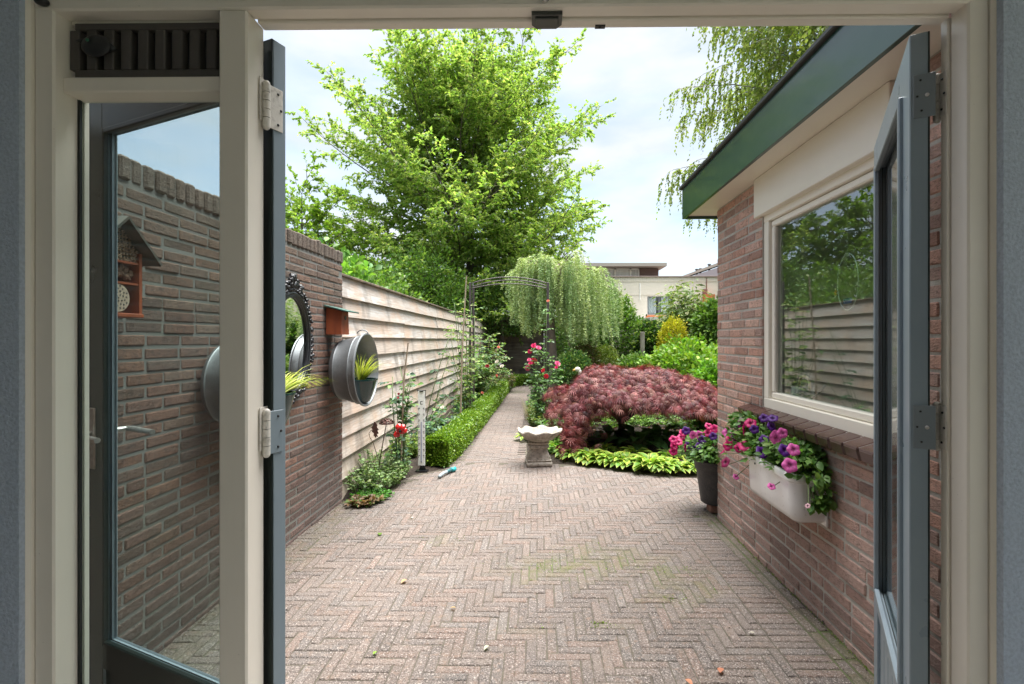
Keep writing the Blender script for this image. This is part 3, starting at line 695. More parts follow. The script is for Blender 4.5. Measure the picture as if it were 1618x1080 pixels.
for i in range(-44, 116):
    for j in range(0, 108):
        k = (i - j) % 8; x, y = -1.72 + i * W, YP0 + j * W
        if k == 0: cx, cy, lx, ly = x + 2 * W, y + W / 2, 4 * W, W
        elif k == 7: cx, cy, lx, ly = x + W / 2, y + 2 * W, W, 4 * W
        else: continue
        if cy < YE_R + .0:
            if cx + lx / 2 > 1.085:
                e = 1.085 - (cx - lx / 2)
                if e < .03: continue
                cx, lx = cx - lx / 2 + e / 2, e
            if cx - lx / 2 < XL - .18: continue
        elif cx - lx / 2 < -2.0 or cx > 3.4: continue
        if cy > far_edge(cx) or inside((cx, cy), bed_left) or inside((cx, cy), bed_right): continue
        if cy > YE_L and cx < -1.75: continue
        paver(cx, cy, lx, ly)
y = 1.19                                                  # strip beside the annex wall
while y < YE_R:
    lx = .2; paver(1.188, y + W / 2, lx, W)
    y += W
y = 1.19
while y < YE_R + .1:
    for x in (1.315,): paver(x, y + .1, W, .2)
    y += .203
y = 1.19
while y < YE_R: paver(1.373, y + .1, W, .2); y += .204
# the path: rows of half-offset bricks
def path_c(y):
    return -.56 + (0 if y < 12 else 0)
y = 5.68; r = 0
while y < 14.35:
    x = -1.25 - (.1 if r % 2 else 0)
    while x < .3:
        cx, cy = x + .1, y + W / 2
        if not inside((cx, cy), bed_left) and not inside((cx, cy), bed_right) and cx > -1.2: paver(cx, cy, .2, W)
        x += .2
    y += W; r += 1
for q in range(60):                                        # the bend at the far end, going right
    for s in range(9):
        cx, cy = -.8 + q * .0508, 14.4 + s * .0 + s * .2
        if cy < 15.0 and cx < .8 and not inside((cx, cy), bed_left) and not inside((cx, cy), bed_right): paver(cx, cy, W, .2)
tag(pv.build('paving', [M_paver]), kind='structure')
# bedding sand with moss in the joints
nx, ny = 90, 90; vs = []; fs = []; cc = []
for j in range(ny + 1):
    for i in range(nx + 1):
        x = -2.1 + i * 5.6 / nx; y = 1.05 + j * 4.75 / ny; vs.append((x, y, bend(x, y) - .0045)); m = moss(x, y)
        cc.append((.10, .082, .066, min(1, m * 1.3 + .10)))
for j in range(ny):
    for i in range(nx): a = j * (nx + 1) + i; fs.append((a, a + 1, a + nx + 2, a + nx + 1))
o = npmesh('joint_sand', vs, np.array(fs), [M_sand], col=np.array(cc)); tag(o, kind='structure')
m = MB(); m.col = (.12, .10, .08, .2); m.box(-1.3, .5, 5.8, 15.1, -.05, -.0055); tag(m.build('path_bedding', [M_sand]), kind='structure')
# beds of soil with a gentle crown
def bed(poly, name, h):
    xs = [p[0] for p in poly]; ys = [p[1] for p in poly]; st = .09; V = {}; vs = []; fs = []
    x0, y0 = min(xs), min(ys); nx, ny = int((max(xs) - x0) / st) + 2, int((max(ys) - y0) / st) + 2
    def dist(x, y):
        d = 9
        for i in range(len(poly)):
            a, b = Vector(poly[i]), Vector(poly[(i + 1) % len(poly)]); ab = b - a; t = max(0, min(1, (Vector((x, y)) - a).dot(ab) / max(ab.length_squared, 1e-9)))
            d = min(d, (a + ab * t - Vector((x, y))).length)
        return d
    for j in range(ny):
        for i in range(nx):
            x, y = x0 + i * st, y0 + j * st
            ins = inside((x, y), poly); d = dist(x, y)
            if ins or d < st * 1.05:
                z = (-.012 + h * min(1, d / .35) + .025 * noise.noise(Vector((x * 3, y * 3, 0))) * min(1, d / .2)) if ins else -.028
                V[(i, j)] = len(vs); vs.append((x, y, z))
    for (i, j) in V:
        q = [(i, j), (i + 1, j), (i + 1, j + 1), (i, j + 1)]
        if all(k in V for k in q): fs.append([V[k] for k in q])
    tag(npmesh(name, vs, np.array(fs), [M_soil], smooth=True), kind='structure')
bed(bed_left, 'flower_bed_soil', .05); bed(bed_right, 'planting_bed_soil', .08)
m = MB(); m.box(-160, 160, -60, 260, -.4, -.06); tag(m.build('ground', [M_ground]), kind='structure')
# ------------------------------------------------------------------ timber fence
def wood(name, base, dark, red, st, rough=.8):
    return mk(name, 'attr', rough, mott=[('n', 7, st, .38, .62, dark, .75), ('n', 34, st, .46, .60, dark, .75), ('n', 2.2, None, .48, .68, red, .6), ('n', 3.1, (1, 1.2, .5), .54, .70, tuple(q * .42 for q in dark), .7), ('v', 3.3, (1, 1, 1.6), .0, .05, (.05, .03, .02), .9)],
              bumps=[('n', 40, st, .7, .006), ('n', 140, st, .4, .003)])
M_fence = wood('weathered_fence_board', None, (.42, .345, .285), (.55, .37, .25), (1, .10, 1.6))
M_fence2 = wood('dark_fence_board', None, (.12, .095, .08), (.15, .11, .08), (.1, 1, 1.6))
M_post = wood('fence_post_wood', None, (.10, .085, .065), (.12, .10, .06), (1, 1, .12))
XFN = -1.757
def plank_fence(x0, x1, n_bay, nb, ztop, mb, axis='y', fixed=XFN, dark=False, sgn=1, course=.178):
    st = (x1 - x0) / n_bay
    for b in range(n_bay):
        for k in range(nb):
            zb = ztop - (k + 1) * course; zt = zb + course + .012
            j = .84 + .3 * rnd.random(); c = (.60, .57, .53) if not dark else (.25, .21, .175)
            if rnd.random() < .3: c = (c[0] * 1.0, c[1] * .92, c[2] * .85)
            if k >= nb - 1 and not dark: c = (.33, .26, .20)
            mb.col = tuple(q * j for q in c)
            a, bb = x0 + b * st + rnd.uniform(.002, .006), x0 + (b + 1) * st - rnd.uniform(.002, .006)
            tz = rnd.gauss(0, .002); o = rnd.gauss(0, .0025); n = 10; vs = []
            for i in range(n + 1):
                u = a + (bb - a) * i / n; w = .004 * noise.noise(Vector((u * 1.3, k * 5.1, b)))
                for (d, z) in ((0.008 + o, zt), (.046 + o + w, zb + tz + w), (.018 + o + w, zb + tz + w), (-.014 + o, zt)):
                    vs.append((fixed + sgn * d, u, z) if axis == 'y' else (u, fixed + sgn * d, z))
            fs = [[i * 4 + q, i * 4 + (q + 1) % 4, (i + 1) * 4 + (q + 1) % 4, (i + 1) * 4 + q] for i in range(n) for q in range(4)] + [[0, 3, 2, 1], [n * 4 + q for q in range(4)]]
            mb.add(vs, fs)
fe = thing('timber_fence', 'long weathered pale timber fence of overlapping horizontal boards along the left bed', 'fence', (XFN, 10, 0))
ZT = 1.955; FY_0, FY_1 = 4.33, 16.9
m = MB(); plank_fence(FY_0, FY_1, 6, 11, ZT, m); m.build('boards', [M_fence], fe)
m = MB(); m.col = (.26, .17, .12); m.box(XFN - .05, XFN + .045, FY_0, FY_1, ZT + .004, ZT + .026, .004); m.build('cap_rail', [M_post], fe)
for k in range(7):
    y = FY_0 + k * (FY_1 - FY_0) / 6; m = MB(); m.col = (.22, .20, .15); m.box(XFN - .075, XFN - .014, y - .035, y + .035, -.02, ZT, .004)
    m.build('fence_post', [M_post], fe)
bf = thing('back_fence', 'dark brown horizontal board fence across the far end of the garden', 'fence', (2.5, 16.95, 0))
m = MB(); plank_fence(XFN, 12, 7, 11, 2.0, m, axis='x', fixed=16.95, dark=True, sgn=-1); m.build('boards', [M_fence2], bf)
m = MB(); m.col = (.20, .18, .15); m.box(XFN, 12, 16.85, 17.0, 2.0, 2.06, .004); m.build('cap_rail', [M_post], bf)
for k in range(8):
    x = XFN + k * (12 - XFN) / 7; m = MB(); m.col = (.22, .19, .15); m.box(x + .02, x + .10, 16.82, 16.9, 0, 2.0, .004); m.build('fence_post', [M_post], bf)
sf = thing('side_fence', 'dark stained board fence panel behind the shrubs on the right', 'fence', (5.2, 14.2, 0))
m = MB(); plank_fence(3.2, 8.6, 3, 10, 1.75, m, axis='x', fixed=14.2, dark=True, sgn=-1, course=.172); m.build('boards', [M_fence2], sf)
for k in range(4):
    x = 3.2 + k * 1.8; m = MB(); m.col = (.27, .24, .19); m.box(x - .04, x + .04, 14.1, 14.16, 0, 1.78, .004); m.build('fence_post', [M_post], sf)
m = MB(); m.col = (.36, .33, .27); c = P(1015, 575, Y=10.4); m.box(c.x - .04, c.x + .04, 10.36, 10.44, 0, P(1015, 524, Y=10.4).z, .006)
tag(m.build('wooden_post', [M_post]), 'single grey wooden post standing among the shrubs behind the red maple', 'post')
# garden shelter roof edge in front of the back fence
gsx0, gsx1 = P(792, 500, Y=16.2).x, P(850, 500, Y=16.2).x
gs = thing('garden_shelter', 'low dark garden shelter with pale roof edge at the end of the path', 'shelter', ((gsx0 + gsx1) / 2, 16.2, 0))
m = MB(); m.col = (.40, .36, .29); m.box(gsx0, gsx1 + .6, 16.1, 16.14, 2.00, 2.13, .003); m.box(gsx0, gsx1 + .6, 16.14, 16.8, 2.10, 2.14); m.build('roof', [M_post], gs)
for x in (gsx0 + .05, gsx1 + .5): m = MB(); m.col = (.13, .10, .08); m.box(x - .04, x + .04, 16.15, 16.22, 0, 2.1, .004); m.build('post', [M_post], gs)

# ------------------------------------------------------------------ zinc tubs hung on the garden wall
def zinc_tub(label, cy, cz, r0, r1, depth, x0):
    t = thing('zinc_tub', label, 'tub', (x0, cy, cz), 'zinc tubs hung on the garden wall')
    Mx = Matrix.Translation((x0, cy, cz)) @ Matrix.Rotation(PI / 2, 4, 'Y')
    m = MB()
    def mod(j, a): return (1 + .004 * math.sin(a * 5 + j), 0)
    pr = [(0, 0), (r0 * .6, .002), (r0 * .96, 0), (r0, .006), (r0 + (r1 - r0) * .14, depth * .14), (r0 + (r1 - r0) * .16 + .005, depth * .16), (r0 + (r1 - r0) * .19, depth * .19), (r0 + (r1 - r0) * .72, depth * .72), (r0 + (r1 - r0) * .74 + .006, depth * .745), (r0 + (r1 - r0) * .77, depth * .77), (r1, depth - .008), (r1 + .010, depth - .004), (r1 + .010, depth + .005), (r1 + .002, depth + .008), (r1 - .006, depth), (r0 + (r1 - r0) * .5 - .006, depth * .5), (r0 - .006, .02), (0, .016)]
    m.lathe(pr, 56, Mx, mod); m.build('body', [M_zinc], t, smooth=True, angle=50)
    for s in (1, -1):
        zc = cz + s * (r1 + .006); m = MB()
        m.tube([(x0 + depth * .86 + .0 + .045 * math.cos(a), cy + .0 , zc + s * .03 * math.sin(a)) for a in [i * PI / 10 for i in range(11)]], .0045, 8)
        if s > 0: m.build('handle', [M_zinc], t, smooth=True)
    return t
tub1 = zinc_tub('zinc tub at the far end of the brick wall holding a teal pot of grass', 4.12, 1.15, .235, .292, .22, -1.64)
tub2 = zinc_tub('zinc tub seen through the sidelight glass, half hidden by the door frame post', 2.64, 1.17, .205, .245, .18, -1.665)
M_teal = mk('teal_glazed_pot', (.002, .030, .028), .15, coat=.6, bumps=[('n', 20, None, .1, .003)])
def teal_pot(cx, cy, cz, r, h, lab):
    p = thing('flower_pot', lab, 'flower pot', (cx, cy, cz), 'teal glazed pots in the zinc tubs')
    m = MB(); m.lathe([(0, 0), (r * .55, 0), (r * .75, h * .3), (r * .95, h * .8), (r, h * .92), (r * 1.05, h * .94), (r * 1.05, h), (r * .95, h), (r * .9, h * .9), (0, h * .88)], 28, Matrix.Translation((cx, cy, cz)))
    m.build('vessel', [M_teal], p, smooth=True, angle=40)
    m = MB(); m.lathe([(0, h * .9), (r * .9, h * .89)], 16, Matrix.Translation((cx, cy, cz))); m.build('potting_soil', [M_soil], p)
    return p
teal_pot(-1.475, 4.13, .885, .135, .19, 'dark teal glazed pot standing inside the far zinc tub')
teal_pot(-1.54, 2.90, .90, .11, .19, 'dark teal pot beside the nearer zinc tub, mostly behind the open door leaf')

# ------------------------------------------------------------------ mirror with carved black frame
M_black = mk('black_lacquer', (.006, .006, .008), .34, bumps=[('n', 60, None, .3, .004)], coat=.3)
mirc = (XL + .012, 3.35, 1.40)
mi = thing('wall_mirror', 'oval wall mirror in ornate black carved frame hanging on the brick wall', 'mirror', mirc)
ey, ez = .235, .325
m = MB(); c = Vector(mirc)
m.prism([c + Vector((.012, ey * math.cos(a), -.02 + ez * math.sin(a))) for a in [i * 2 * PI / 48 for i in range(48)]], (-.01, 0, 0))
mm = bpy.data.materials.new('mirror_silver'); mm.use_nodes = True; pbn = mm.node_tree.nodes['Principled BSDF']; pbn.inputs['Metallic'].default_value = 1; pbn.inputs['Roughness'].default_value = .02; pbn.inputs['Base Color'].default_value = (.85, .88, .87, 1)
m.build('mirror_glass', [mm], mi)
m = MB()
for (rr, off, xx) in ((.016, .008, .022), (.010, -.012, .020), (.013, .03, .014)):
    m.tube([c + Vector((xx, (ey + off) * math.cos(a), -.02 + (ez + off) * math.sin(a))) for a in [i * 2 * PI / 64 for i in range(65)]], rr, 10, caps=False)
r2 = random.Random(5)
for i in range(84):                                       # carved leaves and curls around the oval
    a = i * 2 * PI / 84; top = max(0, math.sin(a)); bot = max(0, -math.sin(a)); ext = .030 + .055 * top ** 6 + .03 * bot ** 8
    for q in range(1 + int(ext / .03)):
        e = .03 + q * .024 + r2.uniform(-.004, .004)
        p = c + Vector((.02 + r2.uniform(0, .012), (ey + e) * math.cos(a + r2.uniform(-.03, .03)), -.02 + (ez + e) * math.sin(a + r2.uniform(-.03, .03))))
        m.ball(p, .013 + .005 * r2.random(), 8, 6, sq=(1, 1, .8), lump=.5, fr=3, seed=i)
for i in range(46):                                       # crest
    h = r2.random(); w = .11 * (1 - h) ** .8; p = c + Vector((.02 + r2.uniform(0, .02), r2.uniform(-w, w), .335 + h * .10))
    m.ball(p, .012 + .006 * r2.random(), 8, 6, lump=.5, fr=3, seed=i)
    if i % 3 == 0: m.tube([p + Vector((.01, .016 * math.cos(t) * (1 - t / 9), .016 * math.sin(t) * (1 - t / 9))) for t in [k * .7 for k in range(9)]], .004, 6)
m.build('carved_frame', [M_black], mi, smooth=True)

# ------------------------------------------------------------------ nest box and insect house
M_redwood = mk('red_stained_wood', (.30, .07, .022), .6, mott=[('n', 12, (1, 1, .15), .4, .75, (.16, .035, .015), .8)], bumps=[('n', 60, (1, 1, .1), .4, .003)])
M_patina = mk('green_copper_sheet', (.09, .20, .17), .45, metal=.5, mott=[('n', 20, None, .4, .7, (.05, .06, .05), .8)])
nb = thing('nest_box', 'red stained wooden nest box with sloping green sheet roof on the brick wall', 'nest box', (XL + .07, 4.03, 1.45))
m = MB(); y0, y1 = 3.95, 4.11
ys = lambda f: y0 + (y1 - y0) * f
zb, zf_, xb, xf = 1.44, 1.60, XL + .006, XL + .13
m.prism([(xb, y0, zb), (xf, y0, zb), (xf - .004, y0 + .008, 1.625), (xb, y0 + .008, 1.655)], (0, .012, 0)); m.prism([(xb, y1 - .012, zb), (xf, y1 - .012, zb), (xf - .004, y1 - .02, 1.625), (xb, y1 - .02, 1.655)], (0, .012, 0))
m.box(xf - .012, xf - .001, y0 + .012, y1 - .012, zb, 1.622); m.box(xb, xf - .013, y0 + .012, y1 - .012, zb, zb + .012); m.box(xb, xb + .01, y0 + .012, y1 - .012, zb + .012, 1.65)
m.build('box', [M_redwood], nb)
m = MB(); m.tube([(xf + .0002, (y0 + y1) / 2, 1.575), (xf + .003, (y0 + y1) / 2, 1.575)], .018, 16); m.build('entrance_hole', [M_dark], nb)
m = MB(); Mx = Matrix.Translation((XL, 0, 1.668)) @ Matrix.Rotation(math.radians(14), 4, 'Y'); m.box(0, .205, 3.92, 4.15, -.004, .006, .001, Mx); m.build('roof', [M_patina], nb)
ih = thing('insect_hotel', 'wooden insect hotel with pitched roof on the brick wall, seen through the sidelight', 'insect hotel', (XL + .05, 1.84, 1.5))
m = MB(); yc = 1.845; hw = .098; xf = XL + .13
for s in (-1, 1): m.box(XL + .004, xf, yc + s * hw - .007, yc + s * hw + .007, 1.50, 1.735)
m.box(XL + .004, xf + .004, yc - hw - .012, yc + hw + .012, 1.485, 1.500, .002); m.box(XL + .004, XL + .014, yc - hw, yc + hw, 1.50, 1.80)
for z in (1.61, 1.69): m.box(XL + .014, xf - .004, yc - hw + .007, yc + hw - .007, z, z + .008)
m.build('case', [M_redwood], ih)
for s in (-1, 1):
    m = MB(); vs = [(XL + .0, yc, 1.862), (XL + .0, yc + s * .165, 1.705), (XL + .0, yc + s * .160, 1.696), (XL, yc, 1.850)]
    m.prism(vs, (.165, 0, 0)); m.build('roof_panel', [mk('mossy_roof', (.05, .055, .045), .7, mott=[('n', 20, None, .4, .7, (.09, .07, .05), .7)])] if s < 0 else [bpy.data.materials['mossy_roof']], ih)
M_reed = mk('cut_reed_ends', (.36, .25, .16), .8); M_pine = mk('pine_cones', (.16, .09, .055), .9, bumps=[('n', 60, None, .8, .01)])
m = MB(); zz = 1.70
while zz < 1.83:
    yy = yc - (1.855 - zz) * .95 + .012
    while yy < yc + (1.855 - zz) * .95 - .01:
        if abs(yy - yc) < hw: m.mi = 0; m.tube([(XL + .02, yy, zz), (xf - .01 + rnd.uniform(-.004, .004), yy, zz)], .0062, 8); m.mi = 1; m.tube([(xf - .009, yy, zz), (xf - .0055, yy, zz)], .003, 6)
        yy += .0145
    zz += .0135
m.build('reed_bundle', [M_reed, M_dark], ih)
m = MB()
for k in range(26): m.ball((xf - .03, yc + rnd.uniform(-hw + .02, hw - .02), rnd.uniform(1.63, 1.68)), .014, 8, 6, lump=.6, fr=4, seed=k)
m.build('pine_cones', [M_pine], ih)
m = MB(); m.mi = 0; m.tube([(XL + .02, yc, 1.556), (xf - .006, yc, 1.556)], .052, 24); m.mi = 1
for k in range(34):
    a = k * 2.4; r = .047 * math.sqrt(k / 34); m.tube([(xf - .0062, yc + r * math.cos(a), 1.556 + r * math.sin(a)), (xf - .0045, yc + r * math.cos(a), 1.556 + r * math.sin(a))], .0032, 6)
m.build('drilled_log', [mk('log_end', (.42, .33, .24), .8), M_dark], ih)

# ------------------------------------------------------------------ thermometer
tb = P(663, 744, Z=0); ty = tb.y; 
th = thing('garden_thermometer', 'tall white garden thermometer with black scale standing at the corner of the left bed', 'thermometer', (tb.x, ty, 0))
tx0, tx1 = P(660.5, 640, Y=ty).x, P(671.5, 640, Y=ty).x; tz1 = P(665, 617, Y=ty).z; w = tx1 - tx0; xc = (tx0 + tx1) / 2; lean = .0
M_white = mk('white_enamel', (.88, .88, .86), .4, mott=[('n', 30, None, .5, .8, (.5, .49, .45), .5)]); M_ink = mk('black_print', (.03, .03, .035), .6)
m = MB(); m.box(tx0, tx1, ty - .004, ty + .006, .06, tz1, .002); m.build('scale_board', [M_white], th)
m = MB(); ft = bpy.data.curves.new('t', 'FONT')
for k in range(9):
    z = tz1 - .185 - k * .063
    for s in (-1, 1):
        m.box(xc + s * w * .22, xc + s * w * .44, ty - .0052, ty - .0045, z - .0035, z + .0035)
        m.box(xc + s * w * .30, xc + s * w * .44, ty - .0052, ty - .0045, z - .017, z - .0135)
        for q in range(1, 6):
            if q != 3: m.box(xc + s * w * .38, xc + s * w * .44, ty - .0052, ty - .0045, z - .0105 * q - .001, z - .0105 * q + .001)
zc = tz1 - .128                                            # the letter C
for (a, b, c_, d) in ((-.012, -.005, -.016, .016), (-.012, .013, .011, .017), (-.012, .013, -.017, -.011)): m.box(xc + a, xc + b, ty - .0052, ty - .0045, zc + c_, zc + d)
m.build('printed_scale', [M_ink], th)
m = MB(); m.mi = 0; m.tube([(xc, ty - .008, .10), (xc, ty - .008, tz1 - .33)], .0035, 8); m.mi = 1; m.ball((xc, ty - .008, .10), .006, 10, 8); m.build('glass_tube', [mk('tube_blue', (.18, .2, .35), .15), M_ink], th)
m = MB(); m.tube([(tx0 - .012, ty, tz1 + .002), (tx1 + .012, ty, tz1 + .002)], .005, 8); m.box(tx1 + .004, tx1 + .009, ty - .004, ty + .004, tz1 - .07, tz1); m.box(xc - .02, xc + .02, ty - .012, ty - .004, tz1 - .012, tz1 + .004, .002); m.build('bracket', [M_black], th)
m = MB(); m.prism([(tx0 - .02, ty - .05, 0.0), (tx1 + .035, ty - .05, 0.0), (tx1 + .035, ty + .03, .0), (tx0 - .02, ty + .03, .0)], (0, 0, .012)); m.prism([(xc - .03, ty + .008, .01), (xc + .045, ty + .008, .01), (xc + .02, ty + .008, .075), (xc - .01, ty + .008, .075)], (0, .012, 0)); m.build('foot', [M_black], th)

# ------------------------------------------------------------------ metal garden stakes
M_rust = mk('dark_rusty_iron', (.10, .045, .035), .55, metal=.5, mott=[('n', 60, None, .4, .65, (.05, .035, .035), .8)], bumps=[('n', 90, None, .6, .004)])
M_redm = mk('red_enamel', (.55, .012, .012), .25, coat=.6)
YS = 4.85
s1 = thing('metal_mushroom_stake', 'brown pierced metal dome on a thin stem in front of the fence', 'garden stake', (P(604, 720, Y=YS).x, YS, 0))
hd = P(611, 664, Y=YS); m = MB(); m.tube([P(599, 735, Y=YS), P(603, 710, Y=YS), P(610, 672, Y=YS), hd + Vector((0, 0, .02))], .0045, 6); m.build('stem', [M_rust], s1, smooth=True)
m = MB(); Mx = Matrix.Translation(hd)
n_, k_ = 14, 5; 
for j in range(k_):
    for i in range(n_):
        if (i + j) % 2 == 0 and 0 < j < 4: continue
        a0, a1 = i * 2 * PI / n_, (i + 1) * 2 * PI / n_; p0, p1 = j * .3, (j + 1) * .3
        q = [(p0, a0), (p0, a1), (p1, a1), (p1, a0)]; f = lambda p, a, r: hd + Vector((r * math.sin(p) * math.cos(a), r * math.sin(p) * math.sin(a), .75 * r * math.cos(p) - .035))
        m.add([f(p, a, .075) for p, a in q] + [f(p, a, .071) for p, a in q], [(0, 1, 2, 3), (7, 6, 5, 4), (0, 4, 5, 1), (1, 5, 6, 2), (2, 6, 7, 3), (3, 7, 4, 0)])
m.build('pierced_dome', [M_rust], s1)
s2 = thing('metal_leaf_stake', 'rusty metal leaf on a curved wire beside the brown metal dome', 'garden stake', (P(598, 725, Y=YS).x, YS, 0))
m = MB(); m.tube([P(598, 727, Y=YS), P(590, 700, Y=YS), P(584, 690, Y=YS), P(583, 684, Y=YS), P(586, 680, Y=YS), P(590, 678, Y=YS)], .003, 6); m.build('stem', [M_rust], s2, smooth=True)
pts = [(591, 666), (594, 668), (596, 672), (595, 674), (598, 679), (596, 680), (598, 685), (595, 685), (597, 690), (594, 689), (594, 692), (590, 687), (591, 685), (587, 681), (589, 679), (586, 675), (589, 673)]
m = MB(); m.prism([P(x, y, Y=YS - .01) for x, y in pts], (.002, .004, 0)); m.build('leaf_blade', [M_rust], s2)
s3 = thing('metal_poppy_stake', 'red enamelled metal poppy on a thin stem at the foot of the fence', 'garden stake', (P(630, 720, Y=YS).x, YS, 0))
m = MB(); hd = P(632, 680, Y=YS); m.tube([P(630, 735, Y=YS), P(628, 710, Y=YS), P(624, 697, Y=YS), P(620, 690, Y=YS), P(622, 684, Y=YS), hd], .003, 6); m.build('stem', [mk('green_stem_metal', (.05, .12, .06), .5)], s3, smooth=True)
for k, (px, py, r) in enumerate(((632, 678, .040), (637, 680, .036), (627, 686, .032), (630, 674, .03), (636, 675, .03))):
    c = P(px, py, Y=YS - .02 - .006 * k); m = MB(); n = 16; ring = []; nx_ = Vector((.25, -.9, .3)).normalized(); a_ = nx_.orthogonal().normalized(); b_ = nx_.cross(a_)
    for i in range(n): a = i * 2 * PI / n; rr = r * (1 + .1 * math.sin(3 * a + k)); ring.append(c + a_ * rr * math.cos(a) + b_ * rr * math.sin(a) + nx_ * (.012 + .006 * math.sin(5 * a)))
    m.add([c] + ring + [c - nx_ * .003] + [p - nx_ * .003 for p in ring], [(0, 1 + i, 1 + (i + 1) % n) for i in range(n)] + [(n + 1, n + 2 + (i + 1) % n, n + 2 + i) for i in range(n)] + [(1 + i, n + 2 + i, n + 2 + (i + 1) % n, 1 + (i + 1) % n) for i in range(n)])
    m.build('petal', [M_redm], s3, smooth=True)
m = MB(); m.ball(P(632, 681, Y=YS - .05), .014, 10, 8); m.build('flower_centre', [M_black], s3, smooth=True)
m = MB(); b = P(628, 734, Z=.03); t = P(628, 718, Y=b.y); m.lathe([(0, 0), (.018, 0), (.02, .03), (.008, t.z - b.z + .02), (0, t.z - b.z + .03)], 16, Matrix.Translation(b)); 
tag(m.build('grey_cone', [mk('grey_plastic', (.33, .36, .38), .4)], None, smooth=True, angle=40), 'small grey pointed cone standing in the weeds left of the thermometer', 'garden stake')

# ------------------------------------------------------------------ hose end with teal coupling
hs = thing('hose_end', 'short grey hose end with teal coupling lying at the front corner of the box hedge', 'hose', tuple(P(708, 746, Z=.015)))
hp = [P(694, 753, Z=.02), P(697, 750, Z=.025), P(701, 747, Z=.03), P(706, 745, Z=.03), P(711, 743, Z=.025)]
m = MB(); m.tube(hp[:4], .016, 12); m.build('hose', [mk('grey_hose', (.30, .36, .38), .45)], hs, smooth=True)
m = MB(); m.tube([hp[3], P(713, 742, Z=.025)], [.018, .020], 12); m.build('grip', [mk('dark_teal_rubber', (.02, .10, .11), .5)], hs, smooth=True)
m = MB(); m.tube([P(713, 742, Z=.025), P(719, 740.5, Z=.024)], [.024, .024], 14); m.build('coupling', [mk('teal_plastic', (.02, .36, .38), .4)], hs, smooth=True)

# ------------------------------------------------------------------ rose arch
M_iron = mk('dark_brown_iron', (.085, .07, .068), .45, metal=.3, mott=[('n', 40, None, .5, .7, (.12, .10, .09), .6)], bumps=[('n', 80, None, .3, .002)])
YA = 8.3; ax0, ax1 = P(743, 600, Y=YA).x, P(866, 600, Y=YA).x
ra = thing('rose_arch', 'slender dark metal rose arch spanning the path', 'garden arch', ((ax0 + ax1) / 2, YA + .2, 0))
zp = P(743, 448, Y=YA).z
for (dy) in (0, .42):
    for x in (ax0, ax1):
        m = MB(); m.box(x - .017, x + .017, YA + dy - .017, YA + dy + .017, -.02 if dy else -.02, zp + .02, .003)
        for z in (.5, 1.0, 1.5, 2.0): m.ball((x, YA + dy - .019, z), .006, 6, 4)
        m.build('post', [M_iron], ra)
    for (rise, off) in ((.11, 0), (.085, -.085)):
        if dy and off: continue
        m = MB(); pts = []
        for i in range(25):
            t = i / 24; pts.append((ax0 + (ax1 - ax0) * t, YA + dy, zp + off + rise * (1 - (2 * t - 1) ** 2) + .0))
        m.tube(pts, .009, 8); m.build('hoop', [M_iron], ra, smooth=True)
for i in range(1, 8):
    t = i / 8; z = zp + .11 * (1 - (2 * t - 1) ** 2); m = MB(); m.tube([(ax0 + (ax1 - ax0) * t, YA, z), (ax0 + (ax1 - ax0) * t, YA + .42, z)], .005, 6); m.build('crossbar', [M_iron], ra)
for x in (ax0, ax1):
    for z in (.45, .9, 1.35, 1.8, 2.2): m = MB(); m.tube([(x, YA, z), (x, YA + .42, z)], .005, 6); m.build('crossbar', [M_iron], ra)
m = MB(); m.col = (.36, .30, .22); b = P(727, 662, Y=7.3); m.tube([(b.x, 7.3, 0), tuple(P(730, 560, Y=7.35)), tuple(P(737, 436, Y=7.4))], [.013, .012, .009], 8)
tag(m.build('bamboo_cane', [mk('bamboo_tan', (.34, .27, .19), .6, mott=[('n', 30, None, .4, .7, (.15, .11, .08), .6)])]), 'tall thin cane standing beside the left leg of the rose arch', 'cane')
m = MB(); b = P(636, 700, Y=4.95); m.tube([(b.x - .02, 4.95, 0), tuple(P(638, 600, Y=4.95)), tuple(P(645, 541, Y=4.95))], [.009, .009, .007], 8)
tag(m.build('bamboo_cane', [bpy.data.materials['bamboo_tan']]), 'short bamboo cane leaning against the fence above the red metal poppy', 'cane')

# ------------------------------------------------------------------ bird bath
bb = thing('bird_bath', 'pale stone bird bath with scalloped shell bowl at the corner of the path', 'bird bath', (.005, 5.62, 0))
M_stone = mk('pale_cast_stone', (.40, .355, .30), .85, mott=[('n', 12, None, .4, .65, (.24, .20, .165), .8), ('n', 45, None, .5, .65, (.13, .115, .095), .7), ('n', 7, None, .55, .7, (.12, .12, .07), .6), ('n', 5, None, .58, .75, (.60, .56, .50), .6)], bumps=[('n', 60, None, .8, .008), ('n', 14, None, .5, .02)])
c = Matrix.Translation((.005, 5.60, 0)) @ Matrix.Rotation(.12, 4, 'Z')
m = MB(); m.box(-.142, .142, -.13, .13, 0, .055, .012, c); m.box(-.135, .135, -.125, .125, .062, .075, .004, c)
def sq_lathe(m, prof, M, p=4.0, n=48):
    vs = []
    for (r, z) in prof:
        for k in range(n):
            a = 2 * PI * k / n; q = (abs(math.cos(a)) ** p + abs(math.sin(a)) ** p) ** (-1 / p); vs.append((r * q * math.cos(a), r * q * .9 * math.sin(a), z + .003 * noise.noise(Vector((a * 3, z * 30, 0)))))
    m.add(vs, [[i * n + k, i * n + (k + 1) % n, (i + 1) * n + (k + 1) % n, (i + 1) * n + k] for i in range(len(prof) - 1) for k in range(n)] + [[(len(prof) - 1) * n + k for k in range(n)]], M)
sq_lathe(m, [(.132, .055), (.134, .09), (.118, .12), (.10, .17), (.095, .19), (.112, .198), (.118, .215), (.108, .232), (.098, .235), (.112, .243), (.118, .258), (.106, .275), (.09, .28)], c)
m.build('pedestal', [M_stone], bb, smooth=True, angle=50)
